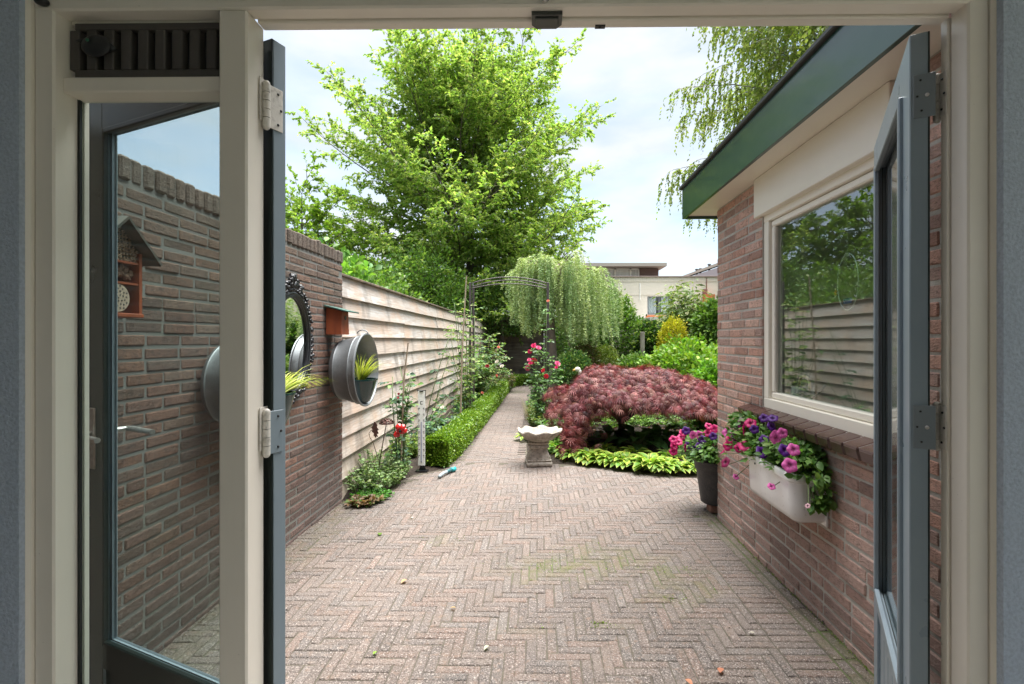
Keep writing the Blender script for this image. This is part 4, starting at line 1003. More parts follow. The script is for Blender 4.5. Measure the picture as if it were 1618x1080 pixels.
m = MB(); prof = [(.02, .268), (.10, .272), (.16, .30), (.205, .345), (.232, .375), (.236, .392), (.222, .396), (.20, .372), (.14, .335), (.05, .32), (0.0, .318)]
m.lathe(prof, 72, c @ Matrix.Translation((.01, -.02, 0)), lambda j, a: (1 + (.045 if 1 < j < 8 else .02) * math.cos(a * 9 + .3 + 1.2 * math.sin(a * 2)) + .05 * math.cos(2 * a) + .03 * noise.noise(Vector((math.cos(a) * 3, math.sin(a) * 3, 5))), .011 * math.cos(a * 9 + .3 + 1.2 * math.sin(a * 2)) * (1 if 2 < j < 8 else 0) + .010 * noise.noise(Vector((math.cos(a) * 2, math.sin(a) * 2, j))) * (2 if j > 3 else 0)))
m.build('shell_bowl', [M_stone], bb, smooth=True)

# ------------------------------------------------------------------ black pot on a brick, white sink planter
PCX, PCY = 1.475, 4.13
m = MB(); m.col = (.30, .15, .10); m.box(1.385, 1.47, 4.03, 4.13, .004, .064, .006); m.col = (.26, .13, .09); m.box(1.48, 1.57, 4.06, 4.16, .004, .062, .006)
tag(m.build('loose_bricks', [M_brick]), 'reddish loose bricks under the black flower pot', 'brick')
bp = thing('black_flower_pot', 'black plastic flower pot of petunias at the corner of the annex', 'flower pot', (PCX, PCY, .066))
M_pot = mk('black_pot_plastic', (.028, .028, .030), .5, mott=[('n', 18, None, .45, .75, (.07, .066, .06), .6), ('n', 90, None, .55, .7, (.12, .11, .10), .4)], bumps=[('n', 60, None, .2, .003)])
m = MB(); m.lathe([(0, 0), (.125, 0), (.132, .006), (.168, .27), (.178, .275), (.186, .335), (.196, .340), (.198, .352), (.188, .356), (.176, .35), (.165, .30), (0, .30)], 40, Matrix.Translation((PCX, PCY, .066)))
m.build('vessel', [M_pot], bp, smooth=True, angle=35)
m = MB(); m.lathe([(0, .322), (.172, .318)], 20, Matrix.Translation((PCX, PCY, .066))); m.build('potting_soil', [M_soil], bp)
SY0, SY1, SX0 = 2.44, 2.99, 1.235
sk = thing('sink_planter', 'white ceramic sink planter full of petunias mounted on the annex wall under the window', 'planter', (XR, (SY0 + SY1) / 2, .6))
M_cer = mk('white_ceramic', (.82, .81, .79), .25, mott=[('n', 6, None, .5, .8, (.70, .68, .65), .5), ('n', 60, None, .62, .75, (.35, .33, .30), .5)], coat=.4, bumps=[('n', 8, None, .15, .01)])
def ringp(inset, z, n=14, r=.055, taper=0.0):
    x0, x1, y0, y1 = SX0 + inset + taper, XR - .004, SY0 + inset + taper * .5, SY1 - inset - taper * .5; p = [(x1, y0, z)]
    rr = max(.01, r - inset)
    for i in range(n + 1): a = PI * 1.5 - i * PI / 2 / n; p.append((x0 + rr + rr * math.cos(a), y0 + rr + rr * math.sin(a), z))
    for i in range(n + 1): a = PI - i * PI / 2 / n; p.append((x0 + rr + rr * math.cos(a), y1 - rr + rr * math.sin(a), z))
    return p + [(x1, y1, z)]
rings = [ringp(.05, .5, taper=.012), ringp(.02, .503, taper=.010), ringp(.006, .515, taper=.008), ringp(0, .54, taper=.006), ringp(0, .60, taper=.003), ringp(0, .700), ringp(-.008, .705), ringp(-.010, .735), ringp(-.004, .743), ringp(.010, .742), ringp(.016, .735), ringp(.018, .66)]
vs = [p for r_ in rings for p in r_]; n = len(rings[0]); fs = [[j * n + i, j * n + i + 1, (j + 1) * n + i + 1, (j + 1) * n + i] for j in range(len(rings) - 1) for i in range(n - 1)]
fs += [list(range(n)), [(len(rings) - 1) * n + i for i in range(n)][::-1]] + [[j * n, (j + 1) * n, (j + 1) * n + n - 1, j * n + n - 1] for j in range(0, 8)]
m = MB(); m.add(vs, fs); o = m.build('basin', [M_cer], sk, smooth=True, angle=50)

m = MB(); m.box(XR - .012, XR + .0, SY0 - .004, SY1 + .004, .49, .75, .003); m.build('backplate', [M_cer], sk)
m = MB(); m.prism([(a, b, .70) for a, b, _ in ringp(.02, 0)], (0, 0, .012)); m.build('potting_soil', [M_soil], sk)
m = MB(); q = P(1198, 760, X=SX0 + .004); m.ball((SX0 + .0, 2.86, .695), .006, 8, 6); m.build('overflow_hole', [M_dark], sk)

# ------------------------------------------------------------------ white duck ornament
dk = thing('duck_figurine', 'small white duck figurine standing behind the left edge of the red maple', 'figurine', tuple(P(908, 600, Y=9.2))[:2] + (0,))
q = P(911, 600, Y=9.2); m = MB(); s = .016
m.ball((q.x + .20, 9.2, .48), .12, 18, 12, sq=(1.35, .8, .75)); m.tube([(q.x + .06, 9.2, .54), (q.x + .085, 9.2, .70), (q.x + .06, 9.2, .81), (q.x + .03, 9.2, 0.845 + .0)], [.055, .04, .034, .036], 12); m.ball((q.x + .02, 9.2, .85), .05, 14, 10, sq=(1.1, .9, .9))
m.tube([(q.x + .30, 9.2, .50), (q.x + .40, 9.2, .56)], [.06, .01], 10)
m.build('body', [mk('white_glazed_clay', (.75, .70, .62), .4)], dk, smooth=True)
m = MB(); m.tube([(q.x - .02, 9.2, 0.845), (q.x - .07, 9.2, .83)], [.022, .010], 10); m.build('beak', [mk('yellow_glaze', (.7, .4, .08), .4)], dk, smooth=True)
m = MB(); m.lathe([(0, 0), (.11, 0), (.10, .41), (0, .42)], 16, Matrix.Translation((q.x + .2, 9.2, 0))); m.build('plinth', [M_stone], dk)
# ------------------------------------------------------------------ plant materials
L_tree = mk('broad_leaf', 'attr', .5, trans=.58, spec=.35)
L_soft = mk('soft_leaf', 'attr', .5, trans=.35, spec=.4)
L_box = mk('box_leaf', 'attr', .4, trans=.25, spec=.5)
L_maple = mk('maple_leaf', 'attr', .5, trans=.3, spec=.4, tcol=(1.3, .6, .5))
L_cedar = mk('cedar_needle', 'attr', .6, trans=.15)
L_petal = mk('petal', 'attr', .55, trans=.3, tcol=(1, 1, 1))
M_bark = mk('tree_bark', (.13, .105, .08), .9, mott=[('n', 12, (1, 1, .3), .4, .7, (.06, .05, .04), .8), ('n', 3, None, .5, .7, (.20, .19, .15), .5)], bumps=[('w', 14, (1, 1, .25), 1, .02)])
M_birch = mk('birch_bark', (.42, .40, .36), .8, mott=[('n', 9, (.3, .3, 2), .5, .65, (.06, .055, .05), .9)])
M_stem = mk('green_stem', (.10, .14, .05), .7); M_cane = mk('brown_stem', (.13, .085, .055), .8)
NP = lambda v: np.array(v, float)

# ------------------------------------------------------------------ branching tree
def tree(name, label, base, height, tr, crown, n_limb, cols, leaf=.085, stems=1, spread=.5, group=None, droop=0.0, z0=.12, leaves=1.0, bark=None, elev=(.35, 1.0), sub_gap=.34, tw_gap=.12, nl=9, cat='tree', lean=(0, 0), seed=1, strands=False, w=None, twf=1.0, lv=(.72, 1.12)):
    """crown(t) -> radius of the crown at height fraction t"""
    rr = random.Random(seed); t = thing(name, label, cat, base, group); B = Vector(base)
    mb = MB(); LP = []; LD = []
    for s in range(stems):
        a0 = s * 2 * PI / stems + .6; pts = []; n = 12; off = Vector((math.cos(a0), math.sin(a0), 0)) * (spread if stems > 1 else 0)
        ph = rr.random() * 9
        for i in range(n + 1):
            q = i / n; pts.append(B + off * (q ** .8) + Vector((lean[0] * q, lean[1] * q, height * q * (1 - .06 * s))) + Vector((math.sin(q * 5 + ph), math.cos(q * 4 + ph), 0)) * .04 * height * .25 * q)
        mb.tube(pts, [tr * (1 - q / n) ** .75 + .008 for q in range(n + 1)], 9)
        for L in range(n_limb):
            q = z0 + (.97 - z0) * ((L + rr.random()) / n_limb); i = int(q * n); f = q * n - i
            p = pts[i].lerp(pts[min(i + 1, n)], f); az = L * 2.39996 + rr.uniform(-.4, .4) + s * 1.3; rad = crown(q) * rr.uniform(*lv)
            if stems > 1:
                d0 = Vector((math.cos(az), math.sin(az), 0)); rad = max(.3, rad - .6 * d0.dot(-off))
            el = elev[0] + (elev[1] - elev[0]) * q + rr.uniform(-.15, .15); d = Vector((math.cos(az) * math.cos(el), math.sin(az) * math.cos(el), math.sin(el)))
            ln = rad / max(.25, math.cos(el)) if q < .9 else rad; lp = [p]; m = 7; k = 0
            for j in range(m):
                d = (d + Vector((rr.gauss(0, .10), rr.gauss(0, .10), rr.gauss(0, .06) - droop * .14))).normalized(); lp.append(lp[-1] + d * ln / m)
            lr = max(.012, tr * .34 * (1 - q) ** .6); mb.tube(lp, [lr * (1 - j / (m + .5)) + .004 for j in range(m + 1)], 5)
            ns = max(2, int(ln / sub_gap))
            for j in range(ns + 1):
                u = (.18 + .82 * j / ns) * m; i2 = min(int(u), m - 1); sp = lp[i2].lerp(lp[i2 + 1], u - i2); dd = (lp[i2 + 1] - lp[i2]).normalized()
                sd = Vector((-dd.y, dd.x, 0)).normalized() * (1 if j % 2 else -1)
                v = (dd * .75 + sd * rr.uniform(.5, 1.0) + Vector((0, 0, rr.uniform(-.3, .45) - droop * .3))).normalized()
                if j == ns: v = dd
                sl = (.30 + .42 * ln * (1 - u / m) * .7) * rr.uniform(.7, 1.2) + .15; sq = [sp]; sm = 4
                for _ in range(sm):
                    v = (v + Vector((rr.gauss(0, .15), rr.gauss(0, .15), rr.gauss(0, .1) - droop * .25))).normalized(); sq.append(sq[-1] + v * sl / sm)
                mb.tube(sq, [.011, .008, .006, .004, .002], 3, caps=False)
                nt_ = max(2, int(sl / tw_gap))
                for g in range(nt_ + 1):
                    uu = (.15 + .85 * g / nt_) * sm; i3 = min(int(uu), sm - 1); tp = sq[i3].lerp(sq[i3 + 1], uu - i3); td = (sq[i3 + 1] - sq[i3]).normalized()
                    tv = (td * .7 + Vector((rr.gauss(0, .6), rr.gauss(0, .6), rr.gauss(0, .35)))).normalized(); tl = rr.uniform(.16, .38) * twf * (1.5 if strands else 1)
                    nn = max(1, int(nl * leaves * rr.uniform(.6, 1.4)))
                    for h in range(nn):
                        x = (h + .5) / nn; dr = Vector((0, 0, -(.5 if strands else .12) * x * x * tl * (1.8 if strands else 1)))
                        LP.append(tp + tv * tl * x * (.45 if strands else 1) + dr * (1.6 if strands else 1)); LD.append((tv + Vector((rr.gauss(0, .6), rr.gauss(0, .6), rr.gauss(0, .4) - .25 - droop))))
    mb.build('trunk', [bark or M_bark], t, smooth=True)
    n = len(LP); LPn = NP([tuple(v) for v in LP]); LDn = NP([tuple(v) for v in LD])
    Nn = nrm(R.normal(0, .55, (n, 3)) + np.array([0, 0, 1.0]))
    cl = vcol(n, cols, .16, w)
    scatter('foliage', RH, LPn, LDn, Nn, leaf * (.7 + .6 * R.random(n)), cl, L_tree, t)
    return t, n

G1 = [(.23, .35, .09), (.29, .40, .11), (.35, .44, .14), (.18, .30, .075), (.42, .48, .20)]
crown1 = lambda t: float(np.interp(t, [0, .1, .25, .45, .65, .85, 1], [3.4, 4.5, 5.3, 5.0, 3.8, 2.3, 1.1]))
_, n1 = tree('large_tree', 'large leafy green tree with several stems rising behind the timber fence', (-2.85, 18.6, 0), 11.6, .17, crown1, 46, G1, leaf=.112, stems=3, spread=.85, sub_gap=.29, tw_gap=.105, nl=14, z0=.08, elev=(.2, 1.0), seed=4, twf=1.25, lv=(.80, 1.03))
crown2 = lambda t: 2.4 * math.sin(PI * min(1, .18 + .8 * t)) ** .6
_, n2 = tree('leafy_tree', 'lower leafy tree at the far left beyond the brick wall', (-7.4, 15.5, 0), 5.3, .09, crown2, 22, [(.24, .36, .06), (.30, .42, .08), (.18, .29, .05)], leaf=.12, sub_gap=.28, tw_gap=.11, nl=11, z0=.15, seed=8)
crown3 = lambda t: 3.9 * math.sin(PI * min(1, .12 + .85 * t)) ** .7
_, n3 = tree('birch_tree', 'pale green weeping birch whose hanging branches show above the annex roof', (7.75, 13.2, 0), 12.5, .16, crown3, 72, [(.27, .33, .10), (.33, .38, .14), (.21, .27, .08)], leaf=.095, sub_gap=.26, tw_gap=.12, nl=16, z0=.40, droop=.6, bark=M_birch, elev=(.3, .8), seed=12, strands=True)

# ------------------------------------------------------------------ shrubs as leaf volumes round a skeleton of stems
def shrub(name, label, c, rad, n, cols, leaf=.05, tm=RH, cat='shrub', seed=1, lump=.28, fr=2.2, shell=.5, up=.35, mat=None, stems=7, group=None, smat=None, zmin=None, tcol=None, lo=-1.0, w=None, base=None, flower=None, out=1.0):
    c = Vector(c); b = base or (c.x, c.y, 0); t = thing(name, label, cat, b, group); rr = random.Random(seed)
    D = rdir(int(n * 1.8)); D = D[D[:, 2] > lo][:n]; n = len(D); k = lump_noise(D, fr, lump, seed)
    r = (shell + (1 - shell) * R.random(n) ** .6) * k; r *= 1 + .06 * R.normal(0, 1, n)
    Pp = NP(tuple(c)) + D * r[:, None] * NP(rad)
    z_ = .02 if zmin is None else zmin; keep = Pp[:, 2] > z_; Pp = Pp[keep]; D = D[keep]; n = len(Pp)
    LD = D * out + R.normal(0, .55, (n, 3)) + np.array([0, 0, up]); Nn = nrm(R.normal(0, .5, (n, 3)) + np.array([0, 0, 1.0]) + D * .35)
    scatter('foliage', tm, Pp, LD, Nn, leaf * (.65 + .7 * R.random(n)), vcol(n, cols, .17, w), mat or L_soft, t, tcol)
    mb = MB()
    for s in range(stems):
        a = s * 2.4 + rr.random(); e = c + Vector((math.cos(a) * rad[0] * .6, math.sin(a) * rad[1] * .6, rad[2] * rr.uniform(.0, .6))); s0 = Vector((b[0] + .05 * math.cos(a), b[1] + .05 * math.sin(a), b[2]))
        mid = s0.lerp(e, .5) + Vector((rr.gauss(0, .05), rr.gauss(0, .05), .05)); mb.tube([s0, mid, e], [.012, .009, .004], 5)
    mb.build('stem', [smat or M_cane], t, smooth=True)
    return t
def shrub_px(name, label, x0, x1, y0, y1, Y, n, cols, ry=None, **kw):
    a, b = P(x0, y1, Y=Y), P(x1, y0, Y=Y); z0 = max(0.0, a.z) if y1 < 900 else 0; c = ((a.x + b.x) / 2, Y, (z0 + b.z) / 2); rx = (b.x - a.x) / 2; rz = (b.z - z0) / 2
    return shrub(name, label, c, (rx, ry or rx * .9, rz), n, cols, **kw)

DG = [(.075, .15, .035), (.10, .19, .045), (.13, .23, .055)]
MG = [(.09, .18, .035), (.13, .24, .045), (.17, .28, .05)]
YG = [(.20, .30, .03), (.26, .36, .04), (.14, .24, .03)]
BLG = [(.07, .14, .09), (.10, .18, .12), (.05, .11, .06)]
# behind the timber fence
shrub('hedge_shrub', 'dark dense shrub mass behind the far part of the timber fence', (-4.2, 17.6, 1.9), (2.3, 1.4, 2.1), 12000, DG, leaf=.10, seed=3, stems=5)
shrub('broadleaf_shrub', 'bright broad leaved shrub just behind the start of the timber fence', (-2.75, 6.5, 1.75), (.75, .9, .80), 5200, [(.14, .28, .05), (.19, .34, .06), (.10, .22, .05)], leaf=.095, tm=LF, seed=5)
shrub('laurel_shrub', 'mid green shrub behind the middle of the timber fence', (-3.7, 10.5, 1.7), (1.5, 1.7, 1.25), 8500, MG + [(.16, .24, .05)], leaf=.085, seed=6)
shrub('hazel_shrub', 'tall loose shrub behind the timber fence below the large tree', (-3.4, 14.0, 2.3), (1.6, 1.5, 1.6), 9500, MG + DG, leaf=.09, seed=7)
shrub('ivy_shrub', 'very dark shrub filling the corner behind the rose arch', (-1.3, 16.0, 2.0), (1.1, .6, 1.5), 7000, DG, leaf=.08, seed=9, zmin=1.55, stems=3)

# right hand planting, back to front
shrub_px('elder_shrub', 'tall bright green shrub growing under and right of the weeping cedar', 915, 1015, 462, 600, 12.9, 9000, MG + [(.14, .26, .04)], leaf=.085, seed=21)
shrub_px('climber_shrub', 'dark green leafy mass behind the cedar trunk', 868, 960, 470, 600, 13.6, 6500, MG + DG, leaf=.075, seed=22)
shrub_px('spotted_laurel', 'glossy dark green shrub left of the golden shrub', 1000, 1052, 508, 600, 12.0, 6500, [(.05, .11, .025), (.08, .16, .035), (.03, .07, .018), (.22, .28, .08)], leaf=.07, tm=LF, seed=23, mat=L_tree)
shrub_px('golden_shrub', 'clipped golden yellow shrub in front of the bamboo', 1041, 1086, 503, 592, 11.5, 7500, [(.50, .46, .03), (.62, .55, .05), (.36, .38, .03)], leaf=.045, seed=24, lump=.14, fr=4, shell=.7, up=.6)
shrub_px('round_headed_tree', 'small round headed tree at the right edge next to the annex corner', 1098, 1165, 474, 562, 11.5, 6500, MG + [(.16, .28, .04)], leaf=.085, tm=LF, cat='tree', seed=25, stems=0, lo=-1)
ct = bpy.data.objects['round_headed_tree']; q = P(1124, 600, Y=11.5)
m = MB(); m.col = (1, 1, 1); m.tube([(q.x, 11.5, 0), (q.x + .01, 11.5, P(1124, 545, Y=11.5).z)], [.05, .04], 8); m.build('trunk', [M_bark], ct, smooth=True)
shrub_px('hydrangea_shrub', 'lime green broad leaved shrub behind the red maple', 1020, 1150, 540, 640, 9.3, 9500, [(.16, .30, .03), (.22, .36, .04), (.11, .24, .03), (.28, .38, .06)], leaf=.075, tm=LF, seed=26, lump=.35, fr=3, ry=1.0)
shrub_px('hydrangea_shrub', 'bright green leafy shrub against the annex corner behind the maple', 1088, 1170, 575, 680, 7.4, 4200, [(.12, .28, .03), (.17, .33, .04)], leaf=.065, tm=LF, seed=27, lump=.3)
shrub_px('box_ball', 'small rounded yellow green bush right of the cedar', 930, 980, 545, 612, 11.2, 6000, [(.16, .22, .03), (.20, .26, .04), (.10, .15, .025)], leaf=.035, seed=28, lump=.1)
shrub_px('euonymus_shrub', 'variegated green bush at the foot of the cedar trunk', 876, 936, 553, 625, 9.9, 5200, [(.05, .14, .04), (.09, .20, .05), (.24, .33, .10)], leaf=.05, seed=29, lump=.18)
shrub_px('dogwood_shrub', 'reddish brown leaved shrub between the euonymus and the round bush', 905, 945, 540, 600, 10.8, 2200, [(.12, .13, .04), (.09, .12, .035), (.16, .12, .05)], leaf=.06, seed=30)
shrub_px('filler_shrub', 'low mid green shrub behind the middle of the maple', 975, 1035, 560, 610, 9.9, 2400, MG, leaf=.06, seed=31)
shrub('far_shrub', 'dark shrub before the back fence at far right', (4.6, 15.5, 1.0), (1.6, .7, 1.2), 5000, DG + MG, leaf=.08, seed=32)
# bamboo: canes with long narrow leaves
bmb = thing('bamboo_clump', 'tall bamboo clump in front of the cream house', 'bamboo', (P(1080, 560, Y=13.3).x, 13.3, 0)); m = MB(); LP = []; LD = []; rr = random.Random(3)
for k in range(34):
    a = rr.random() * 6.28; r = rr.random() * .42; b = Vector((bmb.location.x + r * math.cos(a), 13.3 + r * .6 * math.sin(a), 0)); h = rr.uniform(2.0, 3.05) * (1 - .25 * r); ln = Vector((math.cos(a), math.sin(a), 0)) * rr.uniform(.05, .45)
    pts = [b + Vector((0, 0, h * i / 8)) + ln * (i / 8) ** 2 for i in range(9)]; m.tube(pts, [.010 - .0009 * i for i in range(9)], 5)
    for i in range(190):
        u = rr.uniform(2.2, 8); i0 = min(int(u), 7); p = pts[i0].lerp(pts[i0 + 1], u - i0); aa = rr.random() * 6.28; q = Vector((math.cos(aa), math.sin(aa), rr.uniform(-.2, .3))) * rr.uniform(.02, .24); LP.append(p + q); LD.append(q.normalized() + Vector((0, 0, -.3)))
m.build('cane', [mk('bamboo_cane_green', (.16, .17, .06), .5)], bmb, smooth=True); n = len(LP)
scatter('foliage', (RH[0] * [.55, 1, 1], RH[1]), NP([tuple(v) for v in LP]), NP([tuple(v) for v in LD]), nrm(R.normal(0, .5, (n, 3)) + [0, 0, 1]), .15 * (.7 + .6 * R.random(n)), vcol(n, [(.20, .30, .07), (.28, .36, .11), (.38, .42, .19), (.14, .23, .06)]), L_soft, bmb)

# ------------------------------------------------------------------ weeping blue cedar
CY_ = 10.6; cb = P(872, 600, Y=CY_).x
cd = thing('weeping_cedar', 'weeping blue green cedar with curtains of hanging shoots and a bare straight trunk', 'tree', (cb, CY_, 0))
m = MB(); ztop = P(880, 402, Y=CY_).z; tp = [Vector((cb + .03 * math.sin(i * .9), CY_, ztop * .97 * i / 8)) for i in range(9)]; m.tube(tp, [.105, .10, .095, .09, .085, .08, .07, .05, .03], 12)
rr = random.Random(8); LP = []; LD = []; cols = []; STR = []
xl, xr = P(806, 500, Y=CY_).x, P(985, 500, Y=CY_).x
def cedar_top(x):       # outline of the top in the photograph, at depth CY_
    px = 839.3 + (x / CY_ + math.tan(YAW)) * F
    prof = [(800, 452), (812, 425), (830, 406), (850, 398), (875, 394), (900, 394), (915, 402), (930, 413), (945, 425), (960, 438), (975, 450), (990, 475)]
    px = max(800, min(990, px))
    for (a, b), (c_, d) in zip(prof[:-1], prof[1:]):
        if a <= px <= c_: return P(850, b + (d - b) * (px - a) / (c_ - a), Y=CY_).z
    return 2
def cedar_bot(x):
    px = 839.3 + (x / CY_ + math.tan(YAW)) * F
    prof = [(800, 470), (812, 495), (822, 512), (835, 530), (850, 545), (862, 520), (885, 530), (905, 560), (930, 555), (950, 548), (970, 545), (982, 560), (992, 560)]
    px = max(800, min(992, px))
    for (a, b), (c_, d) in zip(prof[:-1], prof[1:]):
        if a <= px <= c_: return P(850, b + (d - b) * (px - a) / (c_ - a), Y=CY_).z
    return 1.3
for L in range(34):                                        # arching limbs
    a = L * 2.4 + rr.uniform(-.2, .2); side = math.cos(a); reach = (xr - cb if side > 0 else cb - xl) * rr.uniform(.55, 1.0); z0_ = ztop * rr.uniform(.62, .95)
    e = Vector((cb + reach * side, CY_ + reach * .62 * math.sin(a), 0)); e.z = cedar_top(e.x) - .06 - .25 * abs(math.sin(a)) * rr.random(); s0 = Vector((cb, CY_, z0_)); mid = s0.lerp(e, .5); mid.z = max(mid.z, cedar_top(mid.x) - .10 - .2 * rr.random())
    pts = [s0 * (1 - t) ** 2 + mid * 2 * t * (1 - t) + e * t * t for t in [i / 8 for i in range(9)]]; m.tube(pts, [.035 - .0036 * i for i in range(9)], 6)
    for j in range(15):
        t = rr.uniform(.12, 1.0); i = min(int(t * 8), 7); p = pts[i].lerp(pts[i + 1], t * 8 - i); STR.append((p + Vector((rr.gauss(0, .05), rr.gauss(0, .09), .02)), Vector((side, math.sin(a) * .6, 0))))
m.build('trunk', [mk('cedar_bark', (.24, .185, .15), .9, mott=[('n', 12, (1, 1, .3), .4, .7, (.12, .09, .075), .8)], bumps=[('w', 14, (1, 1, .25), 1, .02)])], cd, smooth=True)
for (p, d) in STR:
    zb = cedar_bot(p.x) + rr.expovariate(3.2) * .55; ln = min(max(.25, p.z - zb), 1.9) * rr.choice([1, 1, .9, .55, .7]); v = d * .5 + Vector((0, 0, .25)); q = p.copy(); stp = .032; k = int(ln / stp); cc = rr.random()
    sway = Vector((rr.gauss(0, .06), rr.gauss(0, .06), 0))
    for i in range(k):
        v = (v * .86 + Vector((sway.x, sway.y, -.16 * 6)) * .14 + Vector((rr.gauss(0, .03), rr.gauss(0, .03), 0))); q = q + v.normalized() * stp
        for h in range(7):
            LP.append(tuple(q)); LD.append((rr.gauss(0, 1), rr.gauss(0, 1), rr.gauss(0, .6) - .35)); cols.append(cc + rr.gauss(0, .15) + (.25 if i < 6 else 0))
n = len(LP); cols = np.clip(np.array(cols), 0, 1)[:, None]; cA, cB = NP([(.27, .40, .17)]), NP([(.54, .62, .26)]); cc_ = (cA * (1 - cols) + cB * cols) * (1 + R.normal(0, .14, (n, 1)))
scatter('foliage', (np.array([(0, 0, 0), (.13, .4, .0), (0, 1, 0), (-.13, .4, 0)], float), RH[1]), NP(LP), NP(LD), rdir(n), .048 * (.7 + .6 * R.random(n)), np.clip(cc_, 0, 1), L_cedar, cd)
n_ced = n

# ------------------------------------------------------------------ red laceleaf maple
YM = 6.45; mx_, my_ = P(985, 600, Y=YM).x, YM
mp = thing('red_maple', 'low spreading dark red laceleaf maple filling the right bed', 'tree', (P(975, 700, Y=YM).x, YM, 0))
def maple_top(x, y):
    u = (x - 1.22) / 1.13; v = (y - YM - .05) / .95; d = math.sqrt(u * u + v * v); h = max(0, 1 - d ** 2.3)
    return .46 + .56 * h ** .6 * (1 + .14 * noise.noise(Vector((x * 2.2, y * 2.2, 4)))) + .10 * noise.noise(Vector((x * 4.5, y * 6, 7))) - (.10 if u < -.55 else 0), d
m = MB(); bx = mp.location.x; m.tube([(bx, YM, -.02), (bx + .02, YM, .12), (bx + .06, YM, .26), (bx + .04, YM, .40)], [.06, .048, .044, .03], 10)
rr = random.Random(9); tips = []
for L in range(26):
    a = L * 2.4; r = rr.uniform(.4, .95); e = Vector((1.22 + 1.1 * r * math.cos(a), YM + .9 * r * math.sin(a), 0)); z, d = maple_top(e.x, e.y); e.z = z - .07; s0 = Vector((bx + .05, YM, .32)); md = s0.lerp(e, .45); md.z = max(.5, z * .9)
    pts = [s0 * (1 - t) ** 2 + md * 2 * t * (1 - t) + e * t * t for t in [i / 6 for i in range(7)]]; m.tube(pts, [.024, .019, .015, .011, .008, .006, .003], 6)
m.tube([(bx, YM - .02, .06), (bx - .2, YM - .12, .14), (bx - .42, YM - .2, .16), (bx - .55, YM - .25, .13)], [.022, .016, .011, .006], 6)
m.build('trunk', [mk('maple_bark', (.07, .055, .05), .9, bumps=[('n', 30, None, .6, .01)])], mp, smooth=True)
fv = []; ff = []
for k in range(7):                                         # seven narrow drooping fingers
    a = (k - 3) * .48; l = 1 - .1 * abs(k - 3); d = np.array([math.sin(a), math.cos(a)]); pr_ = np.array([d[1], -d[0]]); b = len(fv)
    for (t, w, z) in ((0, .010, 0), (.5, .040, -.06), (1.0, .0, -.50)): fv += [(*(d * l * t - pr_ * w), z), (*(d * l * t + pr_ * w), z)]
    ff += [(b, b + 1, b + 3, b + 2), (b + 2, b + 3, b + 5, b + 4)]
MPL = (np.array(fv, float), np.array(ff))
Pm = []; Dm = []; pads = []; tries = 0
while len(pads) < 92 and tries < 6000:                     # layered pads of drooping leaves
    tries += 1; a = rr.random() * 2 * PI; r = math.sqrt(rr.random()) * .98; x, y = 1.27 + .96 * r * math.cos(a), YM + .05 + .80 * r * math.sin(a)
    if any((x - p[0]) ** 2 + (y - p[1]) ** 2 < .135 ** 2 for p in pads): continue
    pads.append((x, y))
for (x, y) in pads:
    z, d = maple_top(x, y); z += rr.gauss(0, .045) - .02; pr = rr.uniform(.17, .27); oa = math.atan2(y - YM, x - 1.22); low = x < bx - .1
    for k in range(int(175 * (pr / .22) ** 2)):
        q = math.sqrt(rr.random()); a = rr.random() * 6.283; px_, py_ = x + pr * 1.15 * q * math.cos(a), y + pr * q * math.sin(a); pz_ = z - .16 * q ** 2.2 + rr.gauss(0, .012)
        if rr.random() < .22: pz_ -= rr.random() * (.26 if low else .14)
        if pz_ < (.14 if low else .47 + .04 * math.sin(px_ * 9)): continue
        Pm.append((px_, py_, pz_)); Dm.append((.55 * math.cos(oa) + .6 * q * math.cos(a) + rr.gauss(0, .3), .55 * math.sin(oa) + .6 * q * math.sin(a) + rr.gauss(0, .3), -.25 - .5 * q + rr.gauss(0, .12)))
for k in range(900):                                       # the tail that trails down at the left front
    t = rr.random(); x = .50 - .12 * t + rr.gauss(0, .07); y = 5.95 - .05 * t + rr.gauss(0, .10); z = .52 - .42 * t + rr.gauss(0, .03)
    if z > .08: Pm.append((x, y, z)); Dm.append((-.3 + rr.gauss(0, .4), -.3 + rr.gauss(0, .4), -.8))
n = len(Pm)
scatter('foliage', MPL, NP(Pm), NP(Dm), nrm(R.normal(0, .55, (n, 3)) + [0, -.35, 1]), .078 * (.6 + .8 * R.random(n)), vcol(n, [(.16, .036, .042), (.23, .062, .066), (.09, .025, .03), (.34, .15, .135), (.19, .085, .06)], .32), L_maple, mp)

# ------------------------------------------------------------------ hostas along the edge of the right bed
hv, hf = leaf_t([.03, .20, .30, .30, .22, .0], .20, .45, .0)
hin = []
rows = [.03, .20, .30, .30, .22, .0]; V_ = []; F_ = []; TC = []
for i, w in enumerate(rows):                               # five points across: pale margin, green middle
    t = i / (len(rows) - 1); z = -.42 * t * t + .10 * math.sin(t * PI)
    for s, e in ((-1, 1.0), (-.62, .35), (0, 0), (.62, .35), (1, 1.0)):
        V_.append((w * s, t, z + .16 * abs(s) * w * 2 + (.03 * math.sin(t * 14 + s * 2) * abs(s)))); TC.append((3.6, 2.0, 2.6) if abs(s) == 1 or i == len(rows) - 1 else (1, 1, 1))
for i in range(len(rows) - 1):
    for q in range(4): a = i * 5 + q; F_.append((a, a + 1, a + 6, a + 5))
HOSTA = (np.array(V_, float), np.array(F_)); HTC = np.array(TC, float)
